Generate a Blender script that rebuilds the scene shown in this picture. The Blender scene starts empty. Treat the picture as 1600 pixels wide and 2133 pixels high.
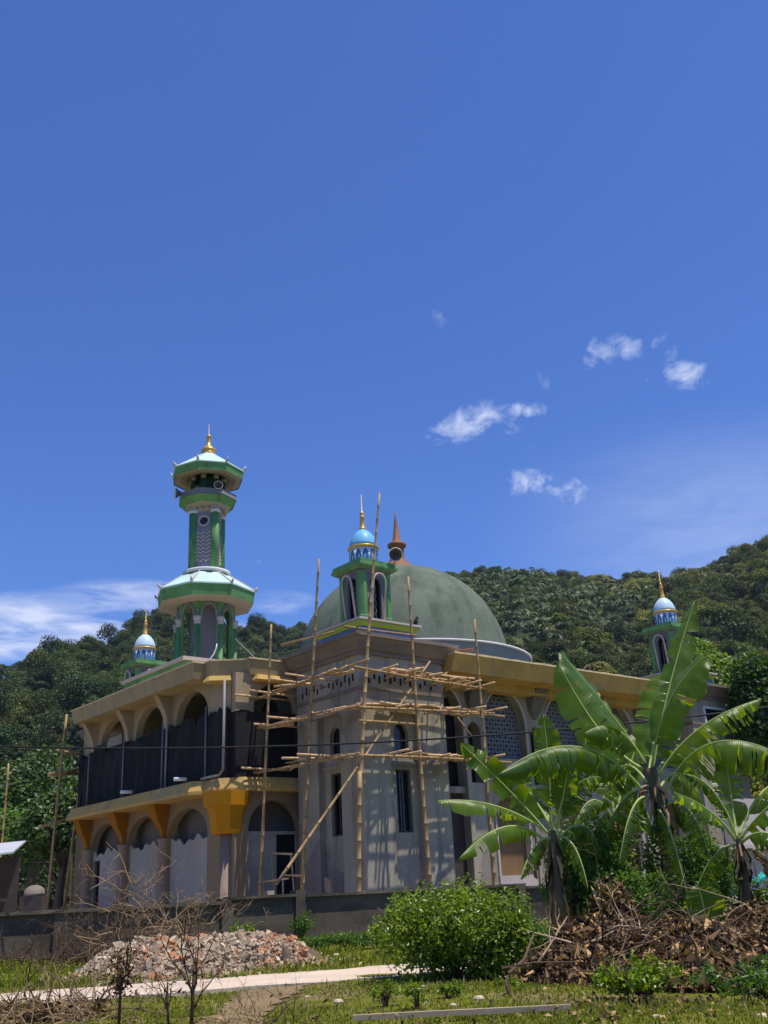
import bpy, math, random
import numpy as np
from mathutils import Vector, Matrix
from mathutils.geometry import tessellate_polygon

scene = bpy.context.scene
col = scene.collection
R = math.radians
rng = np.random.default_rng(7)
random.seed(5)

# ------------------------------------------------------------------ camera
CAM = np.array([0.0, 0.0, 0.98])
FPX, PITCH, ROLL, YAW = 2075.0, R(20.95), R(2.9), R(39.85)
_F = np.array([0, math.cos(PITCH), math.sin(PITCH)])
_X = np.array([1.0, 0, 0])
_Y = np.cross(_X, _F)
CX = math.cos(ROLL) * _X - math.sin(ROLL) * _Y
CY = math.sin(ROLL) * _X + math.cos(ROLL) * _Y
cam_d = bpy.data.cameras.new('camera')
cam_d.sensor_fit = 'HORIZONTAL'
cam_d.sensor_width = 36.0
cam_d.lens = FPX / 1600 * 36.0
cam_d.clip_start = 0.1
cam_d.clip_end = 6000
cam = bpy.data.objects.new('camera', cam_d)
col.objects.link(cam)
m = Matrix.Identity(4)
for i in range(3):
    m[i][0], m[i][1], m[i][2], m[i][3] = CX[i], CY[i], -_F[i], CAM[i]
cam.matrix_world = m
scene.camera = cam


def ray(px, py):
    return _F + CX * (px - 800) / FPX - CY * (py - 1066.5) / FPX


def at(px, py, Y):
    """the point of the place seen at (px, py) of the photo, Y metres ahead"""
    r = ray(px, py)
    return CAM + r * Y / r[1]


# hall axes: u runs along the right-hand facade, v along the left-hand one
ORG = np.array([-1.02, 31.0, 0.0])
DU = np.array([math.cos(YAW), math.sin(YAW), 0])
DV = np.array([-math.sin(YAW), math.cos(YAW), 0])


def uv(u, v, z=0.0):
    return ORG + DU * u + DV * v + np.array([0, 0, z])


# ------------------------------------------------------------------ light
SUN_AZ, SUN_EL = R(-25), R(72)          # azimuth counted from +x
sd = Vector((math.cos(SUN_EL) * math.cos(SUN_AZ), math.cos(SUN_EL) * math.sin(SUN_AZ), math.sin(SUN_EL)))
sl = bpy.data.lights.new('sun', 'SUN')
sl.energy = 5.0
sl.angle = R(0.55)
sl.color = (1.0, 0.93, 0.80)
sun = bpy.data.objects.new('sun', sl)
sun.rotation_euler = sd.to_track_quat('Z', 'Y').to_euler()
sun.location = (20, -10, 60)
col.objects.link(sun)

scene.view_settings.view_transform = 'Standard'
scene.view_settings.look = 'None'
scene.view_settings.exposure = 0.1
scene.view_settings.gamma = 1.0

world = bpy.data.worlds.new('World')
scene.world = world
world.use_nodes = True
wt = world.node_tree
wt.nodes.clear()
wo = wt.nodes.new('ShaderNodeOutputWorld')
bg = wt.nodes.new('ShaderNodeBackground')
SKY_S = 0.106
bg.inputs['Strength'].default_value = SKY_S
wt.links.new(bg.outputs[0], wo.inputs[0])
sky = wt.nodes.new('ShaderNodeTexSky')
sky.sky_type = 'NISHITA'
sky.sun_disc = False
sky.sun_elevation = SUN_EL
sky.sun_rotation = R(90) - SUN_AZ
sky.altitude = 0
sky.air_density = 1.0
sky.dust_density = 0.25
sky.ozone_density = 3.0
hs = wt.nodes.new('ShaderNodeHueSaturation')
hs.inputs['Saturation'].default_value = 1.0
tint_ = wt.nodes.new('ShaderNodeMix')
tint_.data_type = 'RGBA'
tint_.blend_type = 'MULTIPLY'
tint_.inputs['Factor'].default_value = 1
tint_.inputs['B'].default_value = (0.56, 0.82, 1.40, 1)
wt.links.new(hs.outputs[0], tint_.inputs['A'])
wt.links.new(sky.outputs[0], hs.inputs['Color'])


def wmath(op, a, b=None, c=None, clamp=False):
    n = wt.nodes.new('ShaderNodeMath')
    n.operation = op
    n.use_clamp = clamp
    for i, x in enumerate((a, b, c)):
        if x is None:
            continue
        if hasattr(x, 'is_output'):
            wt.links.new(x, n.inputs[i])
        else:
            n.inputs[i].default_value = x
    return n.outputs[0]


def wdot(a, vec):
    n = wt.nodes.new('ShaderNodeVectorMath')
    n.operation = 'DOT_PRODUCT'
    wt.links.new(a, n.inputs[0])
    n.inputs[1].default_value = vec
    return n.outputs['Value']


tc = wt.nodes.new('ShaderNodeTexCoord')
wdir = tc.outputs['Generated']


def wnoise(scale, detail=6, rough=0.6, dist=0.0, stretch=None):
    src = wdir
    if stretch:
        mp = wt.nodes.new('ShaderNodeMapping')
        mp.inputs['Scale'].default_value = stretch
        wt.links.new(wdir, mp.inputs[0])
        src = mp.outputs[0]
    n = wt.nodes.new('ShaderNodeTexNoise')
    n.inputs['Scale'].default_value = scale
    n.inputs['Detail'].default_value = detail
    n.inputs['Roughness'].default_value = rough
    n.inputs['Distortion'].default_value = dist
    wt.links.new(src, n.inputs['Vector'])
    return n.outputs['Fac']


# the sky's few clouds, each a soft patch of directions broken up by noise:
# centre in the sky (photo px), half length, half height, tilt, weight
CLOUDS = [(975, 880, 72, 30, -24, 1.0), (1082, 852, 48, 14, 6, .85), (1065, 893, 26, 18, -35, .55),
          (1105, 1002, 46, 26, -10, 1.0), (1150, 1018, 45, 12, 22, .75), (1192, 1026, 30, 24, -20, .9),
          (1262, 738, 40, 18, -20, .85), (1303, 722, 34, 22, 20, .85), (1236, 736, 18, 24, 10, .55),
          (1424, 780, 38, 22, 12, .85), (1448, 772, 22, 12, -20, .7), (1398, 738, 12, 20, 0, .55), (1378, 705, 26, 10, -35, .5),
          (1132, 795, 24, 12, 40, .45), (1470, 800, 22, 9, 35, .5), (1352, 793, 14, 8, 0, .45),
          (540, 1172, 40, 10, 0, .5), (1110, 935, 22, 9, 20, .4), (925, 655, 18, 22, 20, .3)]
acc = None
for (px, py, a, b, t, w) in CLOUDS:
    c = ray(px, py); c /= np.linalg.norm(c)
    ct, st = math.cos(R(t)), math.sin(R(t))
    ax = CX * ct - CY * st
    ay = CX * st + CY * ct
    ax = ax - c * (ax @ c); ay = ay - c * (ay @ c)
    k = np.linalg.norm(ray(px, py)) * FPX
    x = wmath('MULTIPLY', wmath('SUBTRACT', wdot(wdir, tuple(ax)), 0.0), k / (a * 1.5))
    y = wmath('MULTIPLY', wdot(wdir, tuple(ay)), k / (b * 1.5))
    d = wmath('ADD', wmath('MULTIPLY', x, x), wmath('MULTIPLY', y, y))
    f = wmath('GREATER_THAN', wdot(wdir, tuple(c)), 0.5)
    mm = wmath('MULTIPLY', wmath('MULTIPLY', wmath('SUBTRACT', 1.0, d, clamp=True), w), f)
    acc = mm if acc is None else wmath('MAXIMUM', acc, mm)
n1 = wnoise(34, 10, 0.66, 1.2)
n2 = wnoise(90, 5, 0.55, 0.6)
nz = wmath('ADD', wmath('MULTIPLY', n1, 0.85), wmath('MULTIPLY', n2, 0.22))
cl = wmath('MULTIPLY', wmath('ADD', wmath('SUBTRACT', acc, 0.34), wmath('MULTIPLY', wmath('SUBTRACT', nz, 0.535), 3.9), clamp=True), wmath('POWER', acc, 0.6))
cl = wmath('MULTIPLY', cl, 0.85, clamp=True)
# the wide broken cloud bank low over the left hill
bank = None
for (px, py, a, b, w) in [(90, 1300, 240, 75, 1.0), (250, 1245, 170, 42, .7), (40, 1345, 190, 35, .9), (585, 1255, 85, 28, .6), (420, 1330, 160, 45, .6)]:
    c = ray(px, py); c /= np.linalg.norm(c)
    k = np.linalg.norm(ray(px, py)) * FPX
    ax = CX - c * (CX @ c); ay = CY - c * (CY @ c)
    x = wmath('MULTIPLY', wdot(wdir, tuple(ax)), k / a)
    y = wmath('MULTIPLY', wdot(wdir, tuple(ay)), k / b)
    d = wmath('ADD', wmath('MULTIPLY', x, x), wmath('MULTIPLY', y, y))
    f = wmath('GREATER_THAN', wdot(wdir, tuple(c)), 0.5)
    mm = wmath('MULTIPLY', wmath('MULTIPLY', wmath('SUBTRACT', 1.0, d, clamp=True), w), f)
    bank = mm if bank is None else wmath('MAXIMUM', bank, mm)
n3 = wnoise(15, 8, 0.6, 0.5, (1, 1, 4.2))
bk = wmath('MULTIPLY', wmath('MULTIPLY', bank, wmath('MULTIPLY', wmath('SUBTRACT', n3, 0.33, clamp=True), 3.6)), 0.95, clamp=True)
# thin pale veil low on the right
c = ray(1620, 1110); c /= np.linalg.norm(c)
k = np.linalg.norm(ray(1620, 1110)) * FPX
x = wmath('MULTIPLY', wdot(wdir, tuple(CX - c * (CX @ c))), k / 620)
y = wmath('MULTIPLY', wdot(wdir, tuple(CY - c * (CY @ c))), k / 300)
d = wmath('SUBTRACT', 1.0, wmath('ADD', wmath('MULTIPLY', x, x), wmath('MULTIPLY', y, y)), clamp=True)
d = wmath('MULTIPLY', wmath('MULTIPLY', wmath('MULTIPLY', d, d), wmath('ADD', wmath('MULTIPLY', n3, 0.45), 0.06)), wmath('GREATER_THAN', wdot(wdir, tuple(c)), 0.5))
tot = wmath('MAXIMUM', wmath('MAXIMUM', cl, bk), d)
mix = wt.nodes.new('ShaderNodeMix')
mix.data_type = 'RGBA'
wt.links.new(tot, mix.inputs['Factor'])
wt.links.new(tint_.outputs['Result'], mix.inputs['A'])
mix.inputs['B'].default_value = (0.62 / SKY_S, 0.70 / SKY_S, 0.95 / SKY_S, 1)
wt.links.new(mix.outputs['Result'], bg.inputs['Color'])


# ------------------------------------------------------------------ materials
def pm(name, base, rough=0.75, var=0.18, scale=1.2, fine=14.0, bump=0.15, stain=None, metal=0.0, spec=0.18,
       rand=0.0, trans=0.0, patch=None):
    """procedural surface: two noise layers vary the colour, optional stains (colour, amount, scale, stretch)"""
    mt = bpy.data.materials.new(name)
    mt.use_nodes = True
    nt = mt.node_tree
    nt.nodes.clear()
    N, L = nt.nodes.new, nt.links.new
    out = N('ShaderNodeOutputMaterial')
    bs = N('ShaderNodeBsdfPrincipled')
    bs.inputs['Roughness'].default_value = rough
    bs.inputs['Metallic'].default_value = metal
    bs.inputs['Specular IOR Level'].default_value = spec
    tcn = N('ShaderNodeTexCoord')
    co = tcn.outputs['Object']
    na = N('ShaderNodeTexNoise'); na.inputs['Scale'].default_value = scale; na.inputs['Detail'].default_value = 5
    na.inputs['Roughness'].default_value = 0.6
    nb = N('ShaderNodeTexNoise'); nb.inputs['Scale'].default_value = fine; nb.inputs['Detail'].default_value = 4
    L(co, na.inputs['Vector']); L(co, nb.inputs['Vector'])
    ad = N('ShaderNodeMath'); ad.operation = 'MULTIPLY_ADD'
    L(nb.outputs['Fac'], ad.inputs[0]); ad.inputs[1].default_value = 0.5; L(na.outputs['Fac'], ad.inputs[2])
    val = ad.outputs[0]
    if rand:
        gi = N('ShaderNodeNewGeometry')
        a2 = N('ShaderNodeMath'); a2.operation = 'MULTIPLY_ADD'
        L(gi.outputs['Random Per Island'], a2.inputs[0]); a2.inputs[1].default_value = rand; L(val, a2.inputs[2])
        a3 = N('ShaderNodeMath'); a3.operation = 'SUBTRACT'; L(a2.outputs[0], a3.inputs[0]); a3.inputs[1].default_value = rand / 2
        val = a3.outputs[0]
    cr = N('ShaderNodeValToRGB')
    cr.color_ramp.elements[0].position = 0.45; cr.color_ramp.elements[1].position = 1.05 if False else 1.0
    lo = [max(0, c * (1 - var)) for c in base]; hi = [c * (1 + var) for c in base]
    cr.color_ramp.elements[0].color = (*lo, 1); cr.color_ramp.elements[1].color = (*hi, 1)
    L(val, cr.inputs[0])
    colo = cr.outputs[0]
    if stain:
        scol, amt, ssc, stre = stain
        mp = N('ShaderNodeMapping'); mp.inputs['Scale'].default_value = stre
        L(co, mp.inputs[0])
        ns = N('ShaderNodeTexNoise'); ns.inputs['Scale'].default_value = ssc; ns.inputs['Detail'].default_value = 7
        ns.inputs['Roughness'].default_value = 0.65
        L(mp.outputs[0], ns.inputs['Vector'])
        rs = N('ShaderNodeValToRGB'); rs.color_ramp.elements[0].position = 0.48; rs.color_ramp.elements[1].position = 0.72
        L(ns.outputs['Fac'], rs.inputs[0])
        ml = N('ShaderNodeMath'); ml.operation = 'MULTIPLY'; L(rs.outputs[0], ml.inputs[0]); ml.inputs[1].default_value = amt
        mx = N('ShaderNodeMix'); mx.data_type = 'RGBA'
        L(ml.outputs[0], mx.inputs['Factor']); L(colo, mx.inputs['A']); mx.inputs['B'].default_value = (*scol, 1)
        colo = mx.outputs['Result']
    if patch:
        pcol, pamt, psc = patch
        npn = N('ShaderNodeTexNoise'); npn.inputs['Scale'].default_value = psc; npn.inputs['Detail'].default_value = 3
        npn.inputs['Distortion'].default_value = 0.6
        L(co, npn.inputs['Vector'])
        rp = N('ShaderNodeValToRGB'); rp.color_ramp.elements[0].position = 0.56; rp.color_ramp.elements[1].position = 0.60
        L(npn.outputs['Fac'], rp.inputs[0])
        mp2 = N('ShaderNodeMath'); mp2.operation = 'MULTIPLY'; L(rp.outputs[0], mp2.inputs[0]); mp2.inputs[1].default_value = pamt
        mx2 = N('ShaderNodeMix'); mx2.data_type = 'RGBA'
        L(mp2.outputs[0], mx2.inputs['Factor']); L(colo, mx2.inputs['A']); mx2.inputs['B'].default_value = (*pcol, 1)
        colo = mx2.outputs['Result']
    L(colo, bs.inputs['Base Color'])
    if bump:
        bp = N('ShaderNodeBump'); bp.inputs['Strength'].default_value = bump; bp.inputs['Distance'].default_value = 0.03
        L(val, bp.inputs['Height']); L(bp.outputs[0], bs.inputs['Normal'])
    sh = bs.outputs[0]
    if trans:
        tr = N('ShaderNodeBsdfTranslucent')
        tcm = N('ShaderNodeMix'); tcm.data_type = 'RGBA'; tcm.blend_type = 'MULTIPLY'; tcm.inputs['Factor'].default_value = 1
        L(colo, tcm.inputs['A']); tcm.inputs['B'].default_value = (1.9, 2.0, 0.5, 1)
        L(tcm.outputs['Result'], tr.inputs['Color'])
        ms = N('ShaderNodeMixShader'); ms.inputs[0].default_value = trans
        L(sh, ms.inputs[1]); L(tr.outputs[0], ms.inputs[2])
        sh = ms.outputs[0]
    L(sh, out.inputs[0])
    return mt


def leafmat(name, c1, c2, trans=0.3, rough=0.5, tint=False, spec=0.4, power=1.0):
    """foliage: every leaf its own shade, light shining through"""
    mt = bpy.data.materials.new(name)
    mt.use_nodes = True
    nt = mt.node_tree
    nt.nodes.clear()
    N, L = nt.nodes.new, nt.links.new
    out = N('ShaderNodeOutputMaterial')
    bs = N('ShaderNodeBsdfPrincipled'); bs.inputs['Roughness'].default_value = rough
    bs.inputs['Specular IOR Level'].default_value = spec
    gi = N('ShaderNodeNewGeometry')
    mx = N('ShaderNodeMix'); mx.data_type = 'RGBA'
    L(gi.outputs['Random Per Island'], mx.inputs['Factor'])
    if power != 1.0:
        pw = N('ShaderNodeMath'); pw.operation = 'POWER'; L(gi.outputs['Random Per Island'], pw.inputs[0]); pw.inputs[1].default_value = power
        L(pw.outputs[0], mx.inputs['Factor'])
    mx.inputs['A'].default_value = (*c1, 1); mx.inputs['B'].default_value = (*c2, 1)
    colo = mx.outputs['Result']
    if tint:
        at_ = N('ShaderNodeAttribute'); at_.attribute_name = 'tint'; at_.attribute_type = 'INSTANCER'
        m2 = N('ShaderNodeMix'); m2.data_type = 'RGBA'; m2.blend_type = 'MULTIPLY'; m2.inputs['Factor'].default_value = 1
        L(colo, m2.inputs['A']); L(at_.outputs['Color'], m2.inputs['B'])
        colo = m2.outputs['Result']
    L(colo, bs.inputs['Base Color'])
    tr = N('ShaderNodeBsdfTranslucent')
    m3 = N('ShaderNodeMix'); m3.data_type = 'RGBA'; m3.blend_type = 'MULTIPLY'; m3.inputs['Factor'].default_value = 1
    L(colo, m3.inputs['A']); m3.inputs['B'].default_value = (1.7, 1.9, 0.5, 1)
    L(m3.outputs['Result'], tr.inputs['Color'])
    ms = N('ShaderNodeMixShader'); ms.inputs[0].default_value = trans
    L(bs.outputs[0], ms.inputs[1]); L(tr.outputs[0], ms.inputs[2])
    L(ms.outputs[0], out.inputs[0])
    return mt


GREYST = ((0.15, 0.132, 0.108), 0.8, 1.3, (2.2, 2.2, 0.16))
M = dict(
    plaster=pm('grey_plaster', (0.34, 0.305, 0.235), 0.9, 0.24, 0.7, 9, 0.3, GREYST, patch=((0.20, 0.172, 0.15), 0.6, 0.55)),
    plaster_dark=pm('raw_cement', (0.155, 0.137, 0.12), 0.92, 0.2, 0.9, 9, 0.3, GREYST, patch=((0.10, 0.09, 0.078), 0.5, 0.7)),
    cornice=pm('weathered_cornice', (0.21, 0.172, 0.145), 0.9, 0.18, 0.8, 8, 0.25, ((0.09, 0.083, 0.083), 0.6, 1.0, (0.5, 0.5, 3))),
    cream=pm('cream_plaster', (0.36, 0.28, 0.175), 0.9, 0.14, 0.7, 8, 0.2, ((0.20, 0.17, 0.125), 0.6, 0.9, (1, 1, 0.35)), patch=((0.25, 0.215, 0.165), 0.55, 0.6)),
    yellow=pm('ochre_yellow_paint', (0.50, 0.325, 0.10), 0.8, 0.14, 0.8, 10, 0.2, ((0.23, 0.17, 0.085), 0.6, 1.4, (1, 1, 0.35)), patch=((0.30, 0.24, 0.14), 0.5, 0.5)),
    orange=pm('deep_orange_paint', (0.27, 0.108, 0.0005), 0.7, 0.1, 0.8, 10, 0.1),
    rib=pm('worn_edge', (0.62, 0.50, 0.28), 0.85, 0.3, 2.0, 12, 0.2),
    infill=pm('dark_block_wall', (0.017, 0.016, 0.017), 0.95, 0.3, 0.8, 12, 0.4, ((0.04, 0.036, 0.034), 0.6, 1.2, (1, 1, 0.4))),
    smooth=pm('smooth_grey_render', (0.33, 0.315, 0.27), 0.9, 0.12, 0.6, 8, 0.15, ((0.22, 0.19, 0.165), 0.5, 0.7, (1, 1, 0.6)), patch=((0.27, 0.24, 0.215), 0.45, 0.5)),
    brownpil=pm('tan_column', (0.27, 0.20, 0.145), 0.88, 0.12, 0.8, 9, 0.15),
    black=pm('painted_interior_shade', (0.012, 0.012, 0.014), 0.9, 0.2),  # near-black colour standing in for the shade inside openings
    glass=pm('dark_glass', (0.012, 0.014, 0.02), 0.12, 0.2, spec=0.5, bump=0),
    screen=pm('carved_screen', (0.16, 0.165, 0.18), 0.85, 0.12, 0.9, 10, 0.2),
    board=pm('brown_board', (0.20, 0.125, 0.055), 0.7, 0.15, 1.0, 6, 0.1, ((0.22, 0.14, 0.08), 0.5, 1.0, (3, 3, 0.3))),
    white=pm('white_paint', (0.74, 0.73, 0.72), 0.7, 0.06, 1.5, 10, 0.08, ((0.45, 0.44, 0.43), 0.35, 1.2, (1, 1, 0.4))),
    green=pm('green_paint', (0.125, 0.285, 0.105), 0.7, 0.2, 1.0, 8, 0.1, ((0.045, 0.085, 0.055), 0.75, 1.8, (1, 1, 0.3))),
    dgreen=pm('dark_green_paint', (0.018, 0.075, 0.045), 0.6, 0.15, 1.0, 8, 0.08),
    lime=pm('lime_paint', (0.38, 0.50, 0.06), 0.65, 0.12, 1.5, 9, 0.1, ((0.35, 0.33, 0.15), 0.4, 2.0, (1, 1, 1))),
    blue=pm('blue_paint', (0.05, 0.17, 0.47), 0.6, 0.12, 1.2, 9, 0.08),
    sky=pm('pale_blue_dome', (0.17, 0.46, 0.74), 0.42, 0.08, 1.0, 8, 0.04),
    pale=pm('white_blue_dome', (0.50, 0.66, 0.78), 0.4, 0.06, 1.0, 8, 0.04),
    mint=pm('mint_roof', (0.50, 0.68, 0.65), 0.65, 0.1, 1.0, 8, 0.08, ((0.30, 0.38, 0.36), 0.6, 1.6, (1, 1, 0.5))),
    gold=pm('gold_paint', (0.62, 0.36, 0.09), 0.35, 0.15, 3.0, 12, 0.05, metal=0.35),
    brown=pm('rust_brown', (0.24, 0.105, 0.055), 0.6, 0.2, 2.0, 9, 0.12),
    dome=pm('moss_green_dome', (0.125, 0.15, 0.112), 0.9, 0.3, 0.7, 7, 0.3, ((0.045, 0.066, 0.050), 0.85, 1.0, (1, 1, 0.22)), patch=((0.155, 0.18, 0.14), 0.35, 0.45)),
    purple=pm('grey_violet_panel', (0.22, 0.22, 0.28), 0.75, 0.12, 1.0, 9, 0.1),
    trimgrey=pm('grey_trim', (0.20, 0.195, 0.22), 0.8, 0.12, 1.0, 9, 0.1),  # grey of trim, turret walls and parapet
    capstone=pm('pinkish_trim', (0.47, 0.41, 0.38), 0.8, 0.12, 1.0, 9, 0.1),
    soffit=pm('cream_soffit', (0.36, 0.32, 0.27), 0.85, 0.1, 1.0, 9, 0.08),
    bamboo=pm('dry_bamboo', (0.36, 0.235, 0.105), 0.5, 0.25, 1.5, 8, 0.1, ((0.16, 0.10, 0.05), 0.5, 2.5, (1, 1, 1)), rand=0.25),
    bamboolt=pm('split_bamboo', (0.60, 0.39, 0.21), 0.55, 0.2, 1.5, 8, 0.1, rand=0.35),
    bamboodk=pm('bamboo_node', (0.16, 0.115, 0.07), 0.7, 0.2),
    metalgrey=pm('galvanised_metal', (0.27, 0.28, 0.30), 0.5, 0.1, 2.0, 9, 0.05, metal=0.3),
    pipe=pm('grey_pipe', (0.24, 0.24, 0.25), 0.45, 0.08, 2.0, 9, 0.03),
    black_cable=pm('black_cable', (0.02, 0.02, 0.022), 0.6, 0.1),
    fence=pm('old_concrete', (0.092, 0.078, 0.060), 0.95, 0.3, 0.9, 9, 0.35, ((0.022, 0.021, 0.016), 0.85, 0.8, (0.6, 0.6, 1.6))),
    road=pm('pale_concrete_road', (0.56, 0.445, 0.345), 0.92, 0.14, 0.9, 25, 0.3, ((0.38, 0.285, 0.20), 0.55, 0.8, (1, 1, 1))),
    drum=pm('drum_paint', (0.20, 0.26, 0.27), 0.7, 0.15, 0.8, 8, 0.1, ((0.12, 0.16, 0.15), 0.5, 0.8, (1, 1, 0.5))),
    horn=pm('horn_grey', (0.10, 0.105, 0.10), 0.6, 0.1, 2.0, 9, 0.05),
    trunk=pm('bark', (0.11, 0.085, 0.06), 0.9, 0.3, 2.0, 14, 0.4),
    pseudo=pm('banana_stem', (0.115, 0.10, 0.05), 0.6, 0.3, 1.5, 10, 0.2, ((0.045, 0.03, 0.02), 0.7, 1.2, (2, 2, 0.5))),
    petiole=pm('banana_midrib', (0.42, 0.50, 0.16), 0.45, 0.12, 2.0, 9, 0.05, trans=0.15),
    twig=pm('dry_twig', (0.10, 0.062, 0.038), 0.85, 0.3, 2.0, 14, 0.2, rand=0.3),
    amber=pm('amber_paint', (0.42, 0.185, 0.001), 0.7, 0.12, 0.8, 10, 0.1),
    drybrush=pm('dry_brush', (0.30, 0.20, 0.11), 0.85, 0.3, 2.0, 14, 0.2, rand=0.4),
    palewood=pm('pale_dead_branch', (0.40, 0.29, 0.17), 0.8, 0.2, 2.0, 14, 0.2),
    tin=pm('pale_tin_roof', (0.60, 0.60, 0.60), 0.45, 0.1, 1.5, 9, 0.05, metal=0.3),
    wooddark=pm('dark_timber', (0.06, 0.05, 0.045), 0.85, 0.3),
    teal=pm('teal_net', (0.03, 0.42, 0.36), 0.6, 0.2),
    bird=pm('dark_feathers', (0.015, 0.015, 0.018), 0.6, 0.2),
    hillsoil=pm('hill_undergrowth', (0.03, 0.042, 0.016), 0.95, 0.4, 0.08, 1.0, 0),
    earth=pm('brown_earth', (0.21, 0.145, 0.078), 0.95, 0.25, 1.5, 14, 0.4),
    eave=pm('faded_cream_eave', (0.36, 0.285, 0.155), 0.85, 0.16, 0.8, 10, 0.2, ((0.20, 0.165, 0.105), 0.7, 1.4, (1, 1, 0.35)), patch=((0.25, 0.225, 0.17), 0.5, 0.5)),
    creamlow=pm('cream_plaster_lower', (0.235, 0.178, 0.105), 0.9, 0.14, 0.7, 8, 0.2, ((0.17, 0.14, 0.10), 0.65, 0.9, (1, 1, 0.35)), patch=((0.20, 0.165, 0.115), 0.55, 0.6)),  # cream plaster with its colour darkened to offset light bounced from below
    bounce_yard=pm('pale_bounce_yard', (0.38, 0.30, 0.21), 0.95, 0.15, 0.5, 8, 0.2),  # kept pale and warm to throw light up onto the facades
    plank=pm('pale_plank', (0.36, 0.28, 0.19), 0.85, 0.2, 1.5, 10, 0.15),
)


# ------------------------------------------------------------------ mesh helpers
class MB:
    """collects shapes and links them as ONE mesh object"""
    def __init__(s):
        s.v, s.f, s.mi, s.sm = [], [], [], []

    def add(s, vs, fs, mi=0, smooth=False):
        o = len(s.v)
        s.v += [tuple(map(float, p)) for p in vs]
        for f in fs:
            s.f.append([o + i for i in f]); s.mi.append(mi); s.sm.append(smooth)
        return s

    def box(s, x0, x1, y0, y1, z0, z1, mi=0):
        vs = [(x, y, z) for z in (z0, z1) for y in (y0, y1) for x in (x0, x1)]
        return s.add(vs, [(0, 2, 3, 1), (4, 5, 7, 6), (0, 1, 5, 4), (2, 6, 7, 3), (0, 4, 6, 2), (1, 3, 7, 5)], mi)

    def loft(s, rings, mi=0, cap=True, smooth=False, closed=True):
        n = len(rings[0]); o = []
        vs = [p for r in rings for p in r]
        fs = []
        for i in range(len(rings) - 1):
            for j in range(n if closed else n - 1):
                k = (j + 1) % n
                fs.append((i * n + j, i * n + k, (i + 1) * n + k, (i + 1) * n + j))
        if cap:
            fs.append(tuple(range(n - 1, -1, -1)))
            fs.append(tuple((len(rings) - 1) * n + j for j in range(n)))
        return s.add(vs, fs, mi, smooth)

    def lathe(s, prof, n=24, c=(0, 0), mi=0, rot=0.0, smooth=True, cap=True):
        rings = [[(c[0] + r * math.cos(rot + 2 * math.pi * j / n), c[1] + r * math.sin(rot + 2 * math.pi * j / n), z)
                  for j in range(n)] for r, z in prof]
        return s.loft(rings, mi, cap, smooth)

    def prism(s, poly, z0, z1, mi=0):
        return s.loft([[(x, y, z0) for x, y in poly], [(x, y, z1) for x, y in poly]], mi)

    def tube(s, pts, r, n=8, mi=0, smooth=True, cap=True):
        pts = [Vector(p) for p in pts]
        rr = r if hasattr(r, '__len__') else [r] * len(pts)
        rings = []
        ref = None
        for i, p in enumerate(pts):
            t = (pts[min(i + 1, len(pts) - 1)] - pts[max(i - 1, 0)])
            if t.length < 1e-9:
                t = Vector((0, 0, 1))
            t.normalize()
            if ref is None:
                ref = Vector((1, 0, 0)) if abs(t.x) < 0.8 else Vector((0, 1, 0))
            a = (ref - t * ref.dot(t)).normalized()
            ref = a
            b = t.cross(a)
            rings.append([p + (a * math.cos(2 * math.pi * j / n) + b * math.sin(2 * math.pi * j / n)) * rr[i] for j in range(n)])
        return s.loft(rings, mi, cap, smooth)

    def plate(s, outer, holes, t0, t1, fn, mi=0, mi_side=None):
        """flat wall with openings; fn maps (a, b, depth) to a point"""
        loops = [outer] + list(holes)
        allp = [p for l in loops for p in l]
        tri = tessellate_polygon([[Vector((p[0], p[1], 0)) for p in l] for l in loops])
        n = len(allp)
        vs = [fn(a, b, t0) for a, b in allp] + [fn(a, b, t1) for a, b in allp]
        s.add(vs, [tuple(t) for t in tri] + [tuple(n + i for i in reversed(t)) for t in tri], mi)
        k = 0
        sf = []
        for l in loops:
            for j in range(len(l)):
                a, b = k + j, k + (j + 1) % len(l)
                sf.append((a, b, n + b, n + a))
            k += len(l)
        s.add(vs, sf, mi if mi_side is None else mi_side)
        return s

    def build(s, name, mats, parent=None, loc=None):
        me = bpy.data.meshes.new(name)
        me.from_pydata(s.v, [], s.f)
        for mt in (mats if isinstance(mats, (list, tuple)) else [mats]):
            me.materials.append(mt)
        me.polygons.foreach_set('material_index', s.mi)
        me.polygons.foreach_set('use_smooth', s.sm)
        me.update()
        import bmesh
        bm = bmesh.new(); bm.from_mesh(me)
        bmesh.ops.recalc_face_normals(bm, faces=bm.faces)
        bm.to_mesh(me); bm.free()
        o = bpy.data.objects.new(name, me)
        col.objects.link(o)
        if parent:
            o.parent = parent
        if loc is not None:
            o.location = loc
        return o


def tag(o, label=None, cat=None, group=None, kind=None):
    if label: o['label'] = label
    if cat: o['category'] = cat
    if group: o['group'] = group
    if kind: o['kind'] = kind
    return o


def empty(name, label, cat, loc=(0, 0, 0), rz=0.0, group=None):
    o = bpy.data.objects.new(name, None)
    o.empty_display_size = 0.2
    col.objects.link(o)
    o.location = loc
    o.rotation_euler = (0, 0, rz)
    return tag(o, label, cat, group)


def copy_tree(o, parent=None):
    c = o.copy()
    col.objects.link(c)
    c.parent = parent
    for ch in list(o.children):
        copy_tree(ch, c)
    return c


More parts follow.
